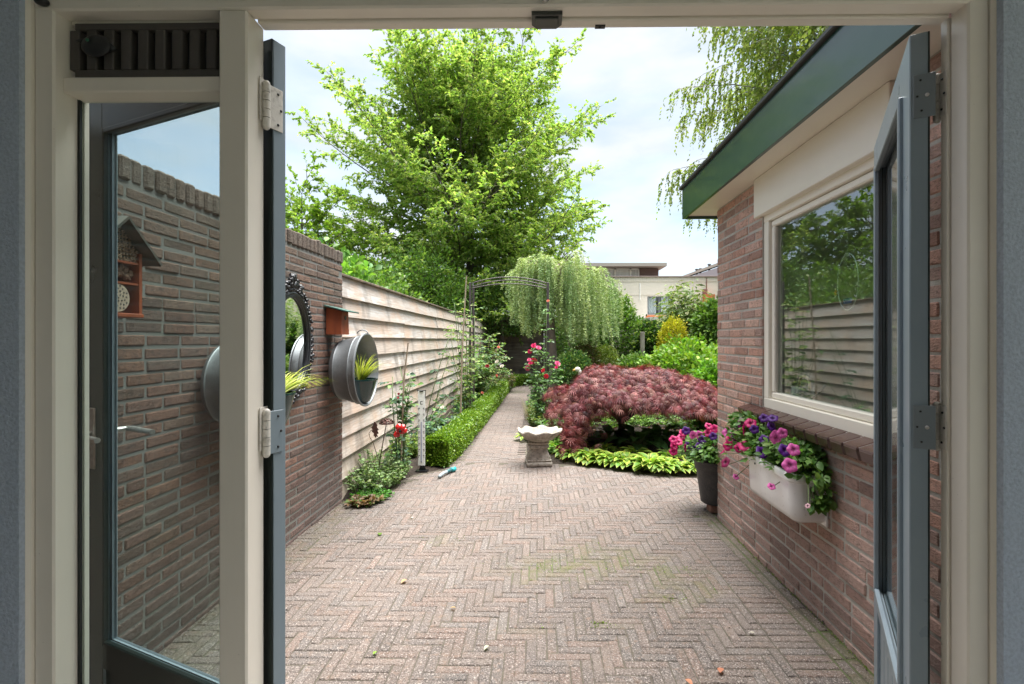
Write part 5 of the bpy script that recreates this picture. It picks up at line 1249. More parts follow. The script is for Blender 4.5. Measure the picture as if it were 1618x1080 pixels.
def hosta_mesh(t, n, r, leafsz, col, tc, seed):
    rr = random.Random(seed); Pp = []; D = []; Nn = []
    for k in range(n):
        a = k * 2.4 + rr.gauss(0, .2); u = math.sqrt((k + .5) / n); el = 1.25 - 1.0 * u; q = Vector((math.cos(a) * math.cos(el), math.sin(a) * math.cos(el), math.sin(el)))
        Pp.append(tuple(Vector((0, 0, .02)) + q * r * (.45 + .35 * u))); D.append((q.x, q.y, q.z * .75)); Nn.append((-q.x * q.z, -q.y * q.z, 1))
    o = scatter('leaves', HOSTA, NP(Pp), NP(D), nrm(NP(Nn)), leafsz * (.75 + .5 * R.random(n)), vcol(n, col, .12), L_soft, t, tc, local=True)
    m = MB()
    for p in Pp: m.tube([(0, 0, -.01), (p[0] * .5, p[1] * .5, p[2] * .75), p], [.005, .004, .003], 4)
    m.build('stalks', [M_stem], t, local=True)
h_px = [(832, 700), (868, 712), (880, 722), (897, 728), (914, 733), (932, 736), (950, 739), (970, 742), (990, 744), (1010, 748), (1030, 750), (1052, 752), (1080, 752), (1100, 752), (905, 716), (955, 725), (1005, 732), (1060, 737)]
h_lab = ['lime hosta at the path edge left of the bird bath bowl', 'lime hosta tucked directly behind the bird bath pedestal', 'yellow edged hosta touching the right side of the bird bath', 'second yellow edged hosta right of the bird bath', 'third hosta right of the bird bath in the front edging', 'fourth hosta from the bird bath in the front edging',
         'fifth hosta from the bird bath in front of the maple trunk', 'sixth hosta from the bird bath below the maple trunk', 'seventh hosta from the bird bath in the front edging', 'eighth hosta from the bird bath in the front edging', 'large yellow edged hosta spreading over the paving, ninth from the bird bath',
         'third hosta left of the black flower pot in the front edging', 'small hosta second to the left of the black flower pot', 'small hosta touching the black flower pot', 'hosta in the second row behind the bird bath side of the edging', 'hosta in the second row under the maple trunk', 'hosta in the second row near the middle of the bare soil', 'hosta in the second row nearest the black flower pot']
protos = []
YH = [(.13, .27, .03), (.17, .32, .04), (.10, .22, .03)]
for i, (px, py) in enumerate(h_px):
    g = P(px, py - 3, Z=0); sc = {10: 1.15, 11: 1.0, 0: .8, 12: .85, 13: .8}.get(i, 1.0) * (.92 + .2 * rnd.random())
    if i < 4:
        t = thing('hosta', h_lab[i], 'hosta', (0, 0, 0), 'yellow edged hostas edging the right bed'); hosta_mesh(t, 46, .15, .095, YH, HTC, i); protos.append(t)
        t.location = (g.x, g.y + .06, .0); t.scale = (sc,) * 3; t.rotation_euler.z = rnd.random() * 6
    else: copy_thing(protos[i % 4], (g.x, g.y + .06, .0), rnd.random() * 6, h_lab[i], sc)
gh = [(1010, 715, 'dark green hosta with upright leaves under the right side of the maple', 1.5), (1040, 708, 'dark green hosta beneath the maple, nearer the annex', 1.35), (965, 706, 'dark green broad leaved plant just right of the maple trunk', 1.2), (895, 705, 'dark green hosta under the left edge of the maple', 1.0)]
g0_ = None
for i, (px, py, lb, sc) in enumerate(gh):
    g = P(px, py, Z=0)
    if g0_ is None: g0_ = t = thing('hosta', lb, 'hosta', (0, 0, 0), 'plain green hostas under the maple'); hosta_mesh(t, 24, .18, .15, [(.035, .10, .022), (.05, .13, .03)], np.ones_like(HTC), 50); t.location = (g.x, g.y, .03); t.scale = (sc,) * 3
    else: copy_thing(g0_, (g.x, g.y, .03), i * 1.7, lb, sc)

# ------------------------------------------------------------------ box hedge
hl = [(-1.12, 5.47), (-1.055, 6.1), (-1.02, 7.25), (-.975, 9.0), (-.925, 11.8), (-.88, 13.8), (-.80, 14.8), (-.45, 15.25), (.2, 15.45), (.75, 15.5)]
hd = thing('box_hedge', 'low clipped bright green box hedge following the left edge of the path', 'hedge', (-1.1, 5.4, 0))
def cr(pts, k=10):
    out = []
    for i in range(len(pts) - 1):
        p0, p1, p2, p3 = [Vector(pts[max(0, min(len(pts) - 1, i + d))]) for d in (-1, 0, 1, 2)]
        for j in range(k):
            t = j / k; out.append(.5 * ((2 * p1) + (p2 - p0) * t + (2 * p0 - 5 * p1 + 4 * p2 - p3) * t * t + (3 * p1 - p0 - 3 * p2 + p3) * t ** 3))
    return out + [Vector(pts[-1])]
HL = cr(hl); HW, HH = .11, .305; m = MB(); n = len(HL); sec = [(-1, 0.0), (-1, .86), (-.75, 1), (.75, 1), (1, .86), (1, 0)]; vs = []
Tn = [(HL[min(i + 1, n - 1)] - HL[max(i - 1, 0)]).normalized() for i in range(n)]
for i, p in enumerate(HL):
    s = Vector((Tn[i].y, -Tn[i].x))
    for (a, b) in sec: vs.append((p.x + s.x * a * (HW - .03), p.y + s.y * a * (HW - .03), b * (HH - .035)))
m.add(vs, [[i * 6 + k, i * 6 + k + 1, (i + 1) * 6 + k + 1, (i + 1) * 6 + k] for i in range(n - 1) for k in range(5)] + [[0, 1, 2, 3, 4, 5], [(n - 1) * 6 + k for k in range(6)][::-1]])
m.build('hedge_core', [mk('hedge_inside', (.02, .035, .01), .9, bumps=[('n', 40, None, 1, .03)])], hd)  # solid dark core filling the hedge under its leaves
cum = [0]; [cum.append(cum[-1] + (HL[i + 1] - HL[i]).length) for i in range(n - 1)]
Pp = []; D = []; rr = random.Random(2); tot = cum[-1]
import bisect
NL = 62000
for k in range(NL):
    s = (rr.random() ** 1.9) * tot; i = max(0, min(n - 2, bisect.bisect(cum, s) - 1)); f = (s - cum[i]) / max(1e-6, cum[i + 1] - cum[i]); p = HL[i].lerp(HL[i + 1], f); sd = Vector((Tn[i].y, -Tn[i].x))
    w = rr.random() * (2 * HH + 2 * HW)
    if w < HH: a, b, nx_ = -HW, w, (-sd.x, -sd.y, 0)
    elif w < HH + 2 * HW: a, b, nx_ = w - HH - HW, HH, (0, 0, 1)
    else: a, b, nx_ = HW, 2 * HH + 2 * HW - w, (sd.x, sd.y, 0)
    lm = 1 + .5 * noise.noise(Vector((p.x * 5, p.y * 5, b * 6 + a * 6))); j = rr.gauss(0, .010) - .012 + .014 * lm + (.016 if rr.random() < .08 else 0)
    if b < .03 and rr.random() < .6: continue
    rd = .02 * (1 if b > HH * .9 and abs(a) > HW * .85 else 0)
    Pp.append((p.x + sd.x * a + nx_[0] * (j - rd), p.y + sd.y * a + nx_[1] * (j - rd), b + nx_[2] * (j - rd))); D.append((nx_[0] + rr.gauss(0, .6), nx_[1] + rr.gauss(0, .6), nx_[2] * .8 + rr.gauss(0, .5) + .5))
for k in range(3600):                                      # the end facing the patio
    a, b = rr.uniform(-HW, HW), rr.uniform(.02, HH); p = HL[0]; sd = Vector((Tn[0].y, -Tn[0].x)); j = rr.gauss(0, .012) + .008 * noise.noise(Vector((a * 9, b * 9, 3)))
    Pp.append((p.x + sd.x * a - Tn[0].x * j, p.y + sd.y * a - Tn[0].y * (.01 + j), b)); D.append((rr.gauss(0, .6), -1 + rr.gauss(0, .4), .5 + rr.gauss(0, .5)))
n = len(Pp); Pn_ = NP(Pp)
tip = np.clip(Pn_[:, 2] / HH, 0, 1)[:, None]
scatter('foliage', (RH[0] * [1.3, 1, 1], RH[1]), Pn_, NP(D), nrm(R.normal(0, .6, (n, 3)) + [0, 0, 1]), .021 * (.7 + .7 * R.random(n)) * (1 + .05 * np.maximum(0, Pn_[:, 1] - 6)), vcol(n, [(.13, .24, .018), (.19, .32, .025), (.08, .17, .015), (.25, .38, .04)], .15), L_box, hd)

# ------------------------------------------------------------------ flowers: petunias
def petunia_t(seed=0):
    v = []; f = []; c = []; n = 20; prof = [(.03, -.9, 0), (.07, -.35, 0), (.16, -.08, 0), (.55, .06, 1), (.92, .02, 1), (1.0, -.06, 1)]
    for (r, z, w) in prof:
        for k in range(n):
            a = 2 * PI * k / n; lob = 1 + (.09 * math.cos(5 * a) if w else 0) * r; ruf = .06 * math.sin(10 * a + seed) * (r > .8) + .05 * math.cos(5 * a) * (r > .5)
            v.append((r * lob * math.cos(a), z + ruf, r * lob * math.sin(a))); c.append(((.25, .2, .25) if r < .2 and z > -.2 else (1, 1, 1)) if not (w and k % 4 == 0) else (.8, .7, .85))
    for i in range(len(prof) - 1):
        for k in range(n): f.append((i * n + k, i * n + (k + 1) % n, (i + 1) * n + (k + 1) % n, (i + 1) * n + k))
    return np.array(v, float), np.array(f), np.array(c, float)
PT = petunia_t()
PCOL = {'m': (.62, .012, .16), 'p': (.085, .008, .20), 'k': (.72, .13, .42), 'd': (.30, .008, .09), 'w': (.62, .38, .40), 'mp': (.30, .01, .20)}
pet_me = {}
def petunia(parent, pos, d, size, key):
    kk = (key, rnd.randrange(2))
    if kk not in pet_me:
        o = scatter('bloom', (PT[0], PT[1]), NP([(0, 0, 0)]), NP([(0, 1, 0)]), NP([(0, 0, 1)]), 1.0, NP([PCOL[key]]), L_petal, parent, PT[2], local=True, smooth=True); pet_me[kk] = o.data
    else:
        o = bpy.data.objects.new('bloom', pet_me[kk]); C.objects.link(o); o.parent = parent
    o.location = Vector(pos) - Vector(parent.location); o.rotation_mode = 'QUATERNION'; o.rotation_quaternion = Vector(d).to_track_quat('Y', 'Z'); o.scale = (size, size, size)
    return o
def petunia_plant(label, root, leaves, blooms, region):
    t = thing('petunia_plant', label, 'petunias', root); n = len(leaves[0])
    scatter('foliage', LF, NP(leaves[0]), NP(leaves[1]), nrm(R.normal(0, .5, (n, 3)) + [-.3, -.3, 1]), .042 * (.6 + .7 * R.random(n)), vcol(n, [(.08, .18, .04), (.12, .24, .05), (.17, .30, .07)], .15), L_soft, t)
    m = MB(); rr = random.Random(4); Rt = Vector(root)
    for (px, py, k, X, sz) in blooms:
        p = P(px, py, X=X) if X < 100 else P(px, py, Y=X - 100); d = (Vector((0, 0, 1.3)) - p).normalized() * .7 + Vector((rr.gauss(0, .35), rr.gauss(0, .35), .35 + rr.gauss(0, .25)))
        petunia(t, p, d, sz, k); s0 = p - d.normalized() * sz * .9; hub = region(p); m.tube([s0, s0.lerp(hub, .5) + Vector((0, 0, .01)), hub], [.0022, .0026, .003], 5)
    for i in range(0, len(leaves[0]), 5): p = Vector(leaves[0][i]); m.tube([p, p.lerp(region(p), .5) + Vector((0, 0, .01)), region(p)], [.0015, .002, .003], 4, caps=False)
    m.build('stems', [M_stem], t, smooth=True); return t
rr = random.Random(17)
sinkb = [(1207, 660, 'p', 1.27, .026), (1221, 660, 'p', 1.27, .028), (1219, 673, 'p', 1.26, .026), (1173, 669, 'mp', 1.24, .034), (1186, 668, 'm', 1.26, .034), (1176, 679, 'm', 1.22, .036), (1192, 678, 'p', 1.24, .026), (1226, 690, 'k', 1.22, .036), (1236, 684, 'k', 1.23, .026), (1207, 694, 'p', 1.23, .026), (1177, 703, 'm', 1.2, .040), (1168, 707, 'm', 1.2, .03), (1155, 694, 'm', 1.23, .036), (1151, 704, 'm', 1.22, .034), (1150, 683, 'k', 1.25, .036), (1162, 690, 'mp', 1.22, .028), (1204, 714, 'p', 1.2, .036), (1240, 711, 'p', 1.2, .032), (1254, 710, 'k', 1.2, .030), (1248, 735, 'k', 1.17, .034), (1146, 730, 'd', 1.2, .036), (1163, 753, 'k', 1.2, .020), (1219, 768, 'k', 1.19, .020), (1276, 799, 'w', 1.19, .012), (1166, 668, 'm', 1.26, .022), (1143, 712, 'm', 1.24, .030)]
LPp = [[], []]
for k in range(1900):
    u = rr.random(); y = 2.42 + u * .78; x = 1.335 + rr.gauss(0, .045) - .05 * u; hgt = .09 + .09 * u + .035 * math.sin(u * 9); z = .73 + hgt * rr.random() ** .8 - (.06 * rr.random() if x < 1.22 else 0)
    if x > 1.395: x = 1.38
    LPp[0].append((x, y, z)); LPp[1].append((x - 1.38 + rr.gauss(0, .08), rr.gauss(0, .1), .04 + rr.gauss(0, .06)))
for k in range(70):                                       # spilling over the near end of the sink
    t_ = rr.random(); LPp[0].append((1.352 + rr.gauss(0, .02), 2.415 - rr.random() * .05 , .77 - t_ * .15)); LPp[1].append((rr.gauss(0, .5), -.5, rr.gauss(0, .5)))
for k in range(60): t_ = rr.random(); LPp[0].append((1.30 + .06 * t_ + rr.gauss(0, .008), 2.40, .625 - .02 * t_ + rr.gauss(0, .010))); LPp[1].append((rr.gauss(0, .5), -.5, rr.gauss(0, .5)))
petunia_plant('petunias in magenta, pink and purple spilling out of the white sink planter', (1.33, 2.7, .71), LPp, sinkb, lambda p: Vector((1.33, max(2.48, min(2.96, p.y)), .72)))
potb = [(1064, 694, 'm'), (1076, 690, 'm'), (1065, 705, 'm'), (1064, 713, 'm'), (1072, 698, 'm'), (1083, 707, 'd'), (1084, 680, 'p'), (1095, 687, 'k'), (1105, 687, 'k'), (1110, 694, 'p'), (1119, 692, 'p'), (1127, 689, 'p'), (1120, 673, 'm'), (1129, 677, 'm'), (1118, 684, 'm'), (1126, 682, 'm'), (1088, 703, 'p'), (1098, 711, 'p'), (1105, 705, 'p'), (1131, 711, 'd'), (1130, 700, 'd'), (1079, 684, 'm'), (1140, 680, 'm'), (1145, 695, 'p')]
potb = [(a, b, c_, 100 + 4.02 + .12 * rr.random(), .034) for a, b, c_ in potb]
LPp = [[], []]
for k in range(1500):
    d = Vector((rr.gauss(0, 1), rr.gauss(0, 1), abs(rr.gauss(0, 1)))).normalized(); q = Vector((PCX - .03, PCY, .44)) + Vector((d.x * .28, d.y * .26, d.z * .20)) * (.45 + .55 * rr.random()); LPp[0].append(tuple(q)); LPp[1].append((d.x + rr.gauss(0, .5), d.y + rr.gauss(0, .5), d.z * .5 + rr.gauss(0, .5)))
petunia_plant('petunias in magenta and purple growing in the black flower pot', (PCX, PCY, .40), LPp, potb, lambda p: Vector((PCX, PCY, .41)))

# ------------------------------------------------------------------ grass in the tubs
def grass(label, root, n, ln, cols, spread=(0, 0, 1), arch=.6, wd=.010, name='ornamental_grass', cat='ornamental grass', kind=None, seed=1, rad=.03):
    rr = random.Random(seed); t = thing(name, label, cat, root); vs = []; fs = []; cc = []; Rt = Vector(root)
    if kind: t['kind'] = kind
    for k in range(n):
        a = rr.random() * 6.28; d = (Vector((math.cos(a), math.sin(a), 0)) * rr.uniform(.3, 1) * arch + Vector(spread)).normalized(); L = ln * rr.uniform(.55, 1.1); p = Rt + Vector((math.cos(a), math.sin(a), 0)) * rad * rr.random(); s = Vector((-d.y, d.x, 0))
        if s.length < .01: s = Vector((1, 0, 0))
        s.normalize(); c = cols[rr.randrange(len(cols))]; j = rr.uniform(.8, 1.2); b = len(vs)
        for i in range(6):
            w = wd * (1 - (i / 5) ** 1.5) * .5 + .0005; vs += [tuple(p - s * w), tuple(p + s * w)]; cc += [[q * j for q in c]] * 2; p = p + d * L / 5; d = (d + Vector((0, 0, -.26 * (i + 1) / 3))).normalized()
        for i in range(5): fs.append((b + 2 * i, b + 2 * i + 1, b + 2 * i + 3, b + 2 * i + 2))
    npmesh('blades', vs, np.array(fs), L_soft, t, np.array(cc)); return t
YGR = [(.42, .48, .06), (.55, .58, .12), (.30, .40, .05), (.60, .60, .25)]
grass('yellow green grass growing from the teal pot in the far zinc tub', (-1.465, 4.12, 1.06), 120, .26, YGR, (.35, .1, 1), .75, .011, seed=3)
grass('yellow striped grass arching past the mirror beside the left door leaf', (-1.53, 2.93, 1.08), 110, .36, YGR, (.1, .9, .45), .5, .008, seed=4)

# ------------------------------------------------------------------ roses
def rose_bloom_t():
    v = []; f = []; c = []; rr = random.Random(1)
    for ring, (np_, r, h, tilt) in enumerate(((3, .25, .5, .1), (5, .5, .38, .35), (6, .8, .2, .7), (6, 1.0, .02, 1.05))):
        for k in range(np_):
            a = k * 2 * PI / np_ + ring * .7; b = len(v)
            for (u, rr_, z) in ((0, .1, -.2), (.5, r * .75, h * .6), (1, r, h + .05)):
                for s in (-1, 0, 1): aa = a + s * .62 * (.6 + .4 * u); q = rr_ * (1 if s == 0 else .9); v.append((q * math.cos(aa), z - (.08 if s else 0) * u, q * math.sin(aa))); c.append((1 - .12 * ring * 0 - .25 * (u < .3),) * 3)
            for i in range(2):
                for s in range(2): q = b + i * 3 + s; f.append((q, q + 1, q + 4, q + 3))
    return np.array(v, float), np.array(f), np.array(c)
RT = rose_bloom_t(); rose_me = {}
def rose(parent, pos, size, col, d=(0, -.8, .6)):
    k = tuple(col)
    if k not in rose_me: o = scatter('bloom', (RT[0], RT[1]), NP([(0, 0, 0)]), NP([(0, 1, 0)]), NP([(0, 0, 1)]), 1.0, NP([col]), L_petal, parent, RT[2], local=True, smooth=True); rose_me[k] = o.data
    else: o = bpy.data.objects.new('bloom', rose_me[k]); C.objects.link(o); o.parent = parent
    o.location = Vector(pos) - Vector(parent.location); o.rotation_mode = 'QUATERNION'; o.rotation_quaternion = Vector(d).to_track_quat('Y', 'Z'); o.scale = (size,) * 3
def rose_bush(label, root, canes, nleaf, cols, leaf, blooms, seed=1, spread=.10, Yb=8.2, name='rose_bush', thick=.007):
    """canes: polylines; leaves in threes and fives along them"""
    rr = random.Random(seed); t = thing(name, label, 'rose', root); m = MB(); LP = []; LD = []
    for c in canes:
        c = [Vector(p) for p in c]; m.tube(c, [thick * (1 - .6 * i / len(c)) for i in range(len(c))], 6)
        for k in range(nleaf):
            u = rr.uniform(.12, 1) * (len(c) - 1); i = min(int(u), len(c) - 2); p = c[i].lerp(c[i + 1], u - i); a = rr.random() * 6.28; q = Vector((math.cos(a), math.sin(a), rr.uniform(-.3, .6))).normalized() * spread * rr.uniform(.3, 1.3)
            if k % 3 == 0: m.tube([p, p + q], [.002, .0015], 4, caps=False)
            side = Vector((-q.y, q.x, 0)).normalized()
            for (f_, s) in ((1.0, 0), (.75, 1), (.75, -1), (.45, 1), (.45, -1)): LP.append(tuple(p + q * f_)); LD.append(tuple(q.normalized() * (1 if s == 0 else .4) + side * s * .9 + Vector((0, 0, -.15))))
    m.build('canes', [M_stem if thick < .01 else M_cane], t, smooth=True); n = len(LP)
    scatter('foliage', LF, NP(LP), NP(LD), nrm(R.normal(0, .4, (n, 3)) + [0, -.2, 1]), leaf * (.7 + .6 * R.random(n)), vcol(n, cols, .16), L_soft, t)
    for (px, py, s, col) in blooms: rose(t, P(px, py, Y=Yb + rr.uniform(-.1, .1)), s * .8, col, (rr.gauss(0, .4), -.8, .5 + rr.gauss(0, .3)))
    return t
RG = [(.09, .19, .05), (.13, .26, .065), (.18, .31, .08), (.14, .23, .13)]; RY = [(.16, .26, .05), (.22, .32, .07), (.10, .2, .05), (.30, .34, .12)]
PK, MR, RD, WH, SA, DR_ = (.80, .16, .32), (.70, .03, .16), (.70, .04, .07), (.78, .72, .62), (.75, .25, .16), (.28, .008, .012)
fan = lambda bx, by, tips, sag=.0: [[(bx + rnd.gauss(0, .03), by + rnd.gauss(0, .03), 0)] + [tuple(Vector((bx, by, 0)).lerp(P(x, y, Y=Y), f) + Vector((rnd.gauss(0, .03), rnd.gauss(0, .03), 0))) for f in (.35, .7)] + [tuple(P(x, y, Y=Y))] for (x, y, Y) in tips]
b = P(858, 668, Y=8.2)
rose_bush('climbing rose with pink and crimson blooms on the right leg of the rose arch', (b.x, 8.15, 0), fan(b.x, 8.15, [(843, 548, 8.1), (851, 552, 8.0), (836, 575, 8.1), (846, 590, 8.0), (865, 600, 8.1), (880, 575, 8.2), (858, 600, 8.0), (868, 620, 8.0), (850, 620, 8.0), (842, 612, 8.1), (875, 610, 8.2), (864, 560, 8.25), (855, 640, 8.0), (868, 640, 8.0), (864, 480, 8.3)]), 26, RG, .048,
          [(843, 546, .055, MR), (851, 549, .06, PK), (837, 555, .05, MR), (843, 570, .075, RD), (836, 568, .045, PK), (838, 574, .05, MR), (834, 581, .065, PK), (881, 574, .065, PK), (858, 585, .05, RD), (863, 594, .055, RD), (866, 475, .035, SA), (879, 580, .04, MR), (845, 544, .04, PK)], seed=2, spread=.12, Yb=8.05)
b = P(735, 650, Y=7.6)
rose_bush('young climbing rose with fresh yellowish leaves on the left leg of the rose arch', (b.x, 7.8, 0), fan(b.x, 7.8, [(733, 470, 8.0), (722, 490, 8.0), (745, 485, 8.1), (728, 510, 8.0), (750, 500, 8.2), (718, 478, 7.9), (738, 540, 8.0), (705, 545, 7.8), (712, 525, 7.8)]), 15, RY, .06, [], seed=5, spread=.17)
rose_bush('tall leafy rose with white and dark red blooms beyond the arch', (-1.45, 11.0, 0), fan(-1.40, 10.8, [(745, 545, 10), (760, 535, 10.6), (775, 530, 11), (790, 540, 11.5), (800, 560, 12), (765, 560, 10.4), (780, 560, 10.8), (752, 580, 9.8), (772, 575, 10), (800, 585, 12), (785, 548, 11), (760, 575, 9.9), (772, 545, 11), (748, 560, 9.6), (750, 575, 9.5)]), 44, RG + RY, .065,
          [(785, 571, .06, WH), (793, 578, .055, WH), (770, 578, .06, DR_), (788, 548, .04, SA), (785, 593, .045, SA), (762, 620, .04, SA), (790, 575, .04, (.45, .40, .5))], seed=6, spread=.22, Yb=9.9, thick=.012)
rose_bush('small rose with a single white bloom between the thermometer and the hedge', (-1.5, 6.3, 0), fan(-1.45, 6.3, [(695, 650, 6.3), (705, 640, 6.6), (712, 650, 6.5), (690, 670, 6.2), (720, 660, 6.8), (700, 665, 6.3), (728, 668, 7)]), 34, BLG + RG, .055, [(699, 643, .035, WH)], seed=7, spread=.10, Yb=6.3)
b = P(628, 715, Y=4.95)
rose_bush('bluish leaved young rose with red buds trained up the fence above the red metal poppy', (b.x, 4.98, 0), fan(b.x, 4.98, [(620, 595, 5), (632, 580, 5.1), (650, 590, 5.1), (646, 640, 5.1), (625, 620, 4.95), (640, 610, 5.05), (650, 598, 5.1)]), 12, BLG + RG, .05, [(630, 622, .018, (.4, .03, .04)), (629, 628, .016, (.35, .03, .04))], seed=8, spread=.09, Yb=4.9)
b = P(712, 640, Y=6.9)
rose_bush('thin climbing rose shoot with few dark leaves on the fence left of the arch', (-1.66, 6.9, 0), fan(-1.66, 6.9, [(714, 520, 7.2), (712, 560, 7.1), (722, 600, 7.1), (700, 600, 6.9)]), 5, [(.03, .08, .03), (.06, .13, .06)], .06, [], seed=9, spread=.12)

# low planting
def tuft(name, label, c, r, n, cols, leaf, h, seed, cat='plant', tm=LF, blooms=None, mat=None, zb=0.0):
    rr = random.Random(seed); t = thing(name, label, cat, (c[0], c[1], zb)); LP = []; LD = []; m = MB(); ns = max(6, n // 14)
    for s in range(ns):
        a = rr.random() * 6.28; q = math.sqrt(rr.random()); b = Vector((c[0] + r[0] * q * .8 * math.cos(a), c[1] + r[1] * q * .8 * math.sin(a), zb)); e = b + Vector((math.cos(a) * r[0] * .35, math.sin(a) * r[1] * .35, h * (1 - .5 * q) * rr.uniform(.6, 1.15)))
        md = b.lerp(e, .5) + Vector((rr.gauss(0, .01), rr.gauss(0, .01), .02)); m.tube([b, md, e], [.003, .0025, .0015], 4, caps=False)
        for k in range(14): u = rr.uniform(.1, 1); p = (b * (1 - u) ** 2 + md * 2 * u * (1 - u) + e * u * u); v = Vector((rr.gauss(0, 1), rr.gauss(0, 1), .4)); LP.append(tuple(p)); LD.append(tuple(v))
    m.build('stems', [M_stem], t); n = len(LP)
    scatter('foliage', tm, NP(LP), NP(LD), nrm(R.normal(0, .4, (n, 3)) + [0, 0, 1]), leaf * (.6 + .8 * R.random(n)), vcol(n, cols, .18), mat or L_soft, t)
    if blooms:
        bc, bn, bs = blooms; k = [LP[rr.randrange(n)] for _ in range(bn)]; scatter('blossom', RH, NP(k) + [0, 0, .01], rdir(bn), rdir(bn), bs, vcol(bn, bc, .1), L_petal, t)
    return t
g = P(600, 765, Z=0); tuft('catmint_plant', 'sprawling grey green catmint at the foot of the fence beside the brick wall', (g.x - .05, g.y + .05), (.28, .46), 3400, [(.20, .30, .12), (.26, .37, .15), (.14, .24, .08), (.32, .40, .2)], .030, .31, 1, 'plant', blooms=([(.5, .5, .6), (.6, .6, .55)], 60, .012))
g = P(588, 786, Z=0); tuft('creeping_plant', 'flat bright green creeping plant at the patio edge in front of the catmint', (g.x, g.y), (.16, .16), 1400, [(.06, .20, .02), (.09, .26, .03)], .022, .06, 2, 'plant')
g = P(640, 725, Z=0); tuft('leafy_weed', 'loose yellowish leafy plant left of the white thermometer', (g.x, g.y + .1), (.20, .3), 1000, [(.16, .24, .04), (.22, .28, .06), (.10, .18, .04)], .04, .36, 3, 'plant', blooms=([(.7, .65, .5)], 20, .018))
g = P(577, 797, Z=0); tuft('dry_plant', 'little heap of dry brown leaves and stalks at the corner of the brick wall', (g.x - .02, g.y - .0), (.15, .10), 420, [(.22, .13, .07), (.30, .20, .12), (.14, .09, .05), (.10, .16, .04)], .04, .06, 4, 'plant')
g = P(700, 690, Z=0); tuft('heuchera_plant', 'low blue green leafy plant behind the front end of the hedge', (-1.5, 6.9), (.18, .5), 900, BLG, .06, .28, 5)
tuft('sedum_plant', 'blue green leafy plant beside the hedge beyond the arch', (-1.30, 9.3), (.2, .9), 1300, BLG + MG, .07, .42, 6)
tuft('border_plant', 'brown flecked low plant at the far bend of the hedge', (-1.05, 13.4), (.4, .8), 1300, [(.13, .13, .06), (.10, .14, .05), (.18, .14, .08)], .07, .75, 7)
g = P(846, 672, Z=0); tuft('path_side_plant', 'loose pale green plant with small yellow flowers beside the right leg of the arch', (g.x + .02, g.y + .25), (.14, .65), 1500, [(.15, .22, .05), (.24, .28, .09), (.10, .17, .04)], .040, .34, 8, blooms=([(.7, .6, .2), (.75, .6, .45)], 36, .02))
g = P(860, 640, Z=0); tuft('low_green_plant', 'bright green leafy plant behind the bird bath', (.16, 6.15), (.16, .25), 620, [(.10, .26, .03), (.15, .30, .05)], .06, .26, 9)
g = P(850, 600, Z=0); tuft('hebe_plant', 'pale green leafy clump at the base of the climbing rose', (.05, 9.3), (.22, .7), 1500, RG + BLG, .055, .55, 10)
tuft('fern_plant', 'low dark leafy plant behind the maple', (2.6, 7.6), (.7, .5), 1400, DG + MG, .07, .5, 11)
tuft('geranium_plant', 'low leafy plant with tiny red flowers behind the left of the maple', (.95, 8.6), (.5, .5), 1500, MG, .05, .62, 12, blooms=([(.6, .05, .04), (.7, .1, .06)], 30, .04))
grass('tuft of thin pale grass blades at the path edge left of the arch leg', (-.12, 8.6, 0), 90, .42, [(.30, .30, .12), (.2, .26, .08), (.4, .34, .2)], (0, 0, 1.2), .4, .008, seed=7, rad=.12)
tuft('cranesbill_plant', 'mid green ground covering plant on the bare soil behind the maple trunk', (1.1, 8.0), (.8, .55), 2600, MG, .06, .32, 21)
tuft('astilbe_plant', 'low green ground covering plant behind the maple nearer the annex', (2.5, 9.0), (.8, .8), 2400, MG + RG, .07, .45, 22)
tuft('lungwort_plant', 'low dark green plant behind the shell bird bath and left of the maple', (.35, 7.3), (.3, .5), 1300, DG + RG, .06, .32, 23)
rr = random.Random(44); n = 2600; Pp = np.c_[R.uniform(.1, 3.6, n), R.uniform(5.75, 9.6, n), R.uniform(.055, .085, n)]
o = scatter('leaf_litter', LF, Pp, np.c_[R.normal(0, 1, n), R.normal(0, 1, n), R.normal(0, .25, n)], nrm(R.normal(0, .3, (n, 3)) + [0, 0, 1]), .04 * (.5 + R.random(n)), vcol(n, [(.20, .07, .05), (.26, .14, .09), (.10, .05, .035), (.30, .20, .14)], .25), L_soft, None)
tag(o, 'reddish brown fallen leaves strewn over the soil under the maple', 'leaf litter', kind='stuff')
rr = random.Random(45); Pp = []
for k in range(900):
    q = rr.random()
    if q < .35: x, y = XL + abs(rr.gauss(0, .035)) + .005, rr.uniform(1.3, 4.3)
    elif q < .55: x, y = XR - abs(rr.gauss(0, .02)) - .004, rr.uniform(1.3, 3.95)
    elif q < .8: i = rr.randrange(2, 7); a, b = Vector(bed_left[i]), Vector(bed_left[i + 1]); v = a.lerp(b, rr.random()); x, y = v.x + rr.gauss(0, .03), v.y - abs(rr.gauss(0, .04))
    elif q < .9: x, y = PCX - .1 + rr.gauss(0, .09), PCY - .12 + rr.gauss(0, .05)
    else: x, y = rr.uniform(-1.6, 1.2), rr.uniform(1.4, 5.4)
    Pp.append((x, y, bend(x, y) + .003))
n = len(Pp); o = scatter('crumbs', RH, NP(Pp), np.c_[R.normal(0, 1, n), R.normal(0, 1, n), R.normal(0, .3, n)], nrm(R.normal(0, .4, (n, 3)) + [0, 0, 1]), .012 * (.3 + R.random(n)), vcol(n, [(.07, .045, .03), (.12, .08, .05), (.05, .035, .025), (.16, .12, .08)], .25), L_soft, None)
tag(o, 'crumbs of soil and leaf gathered along the wall feet and bed edges', 'dirt', kind='stuff')
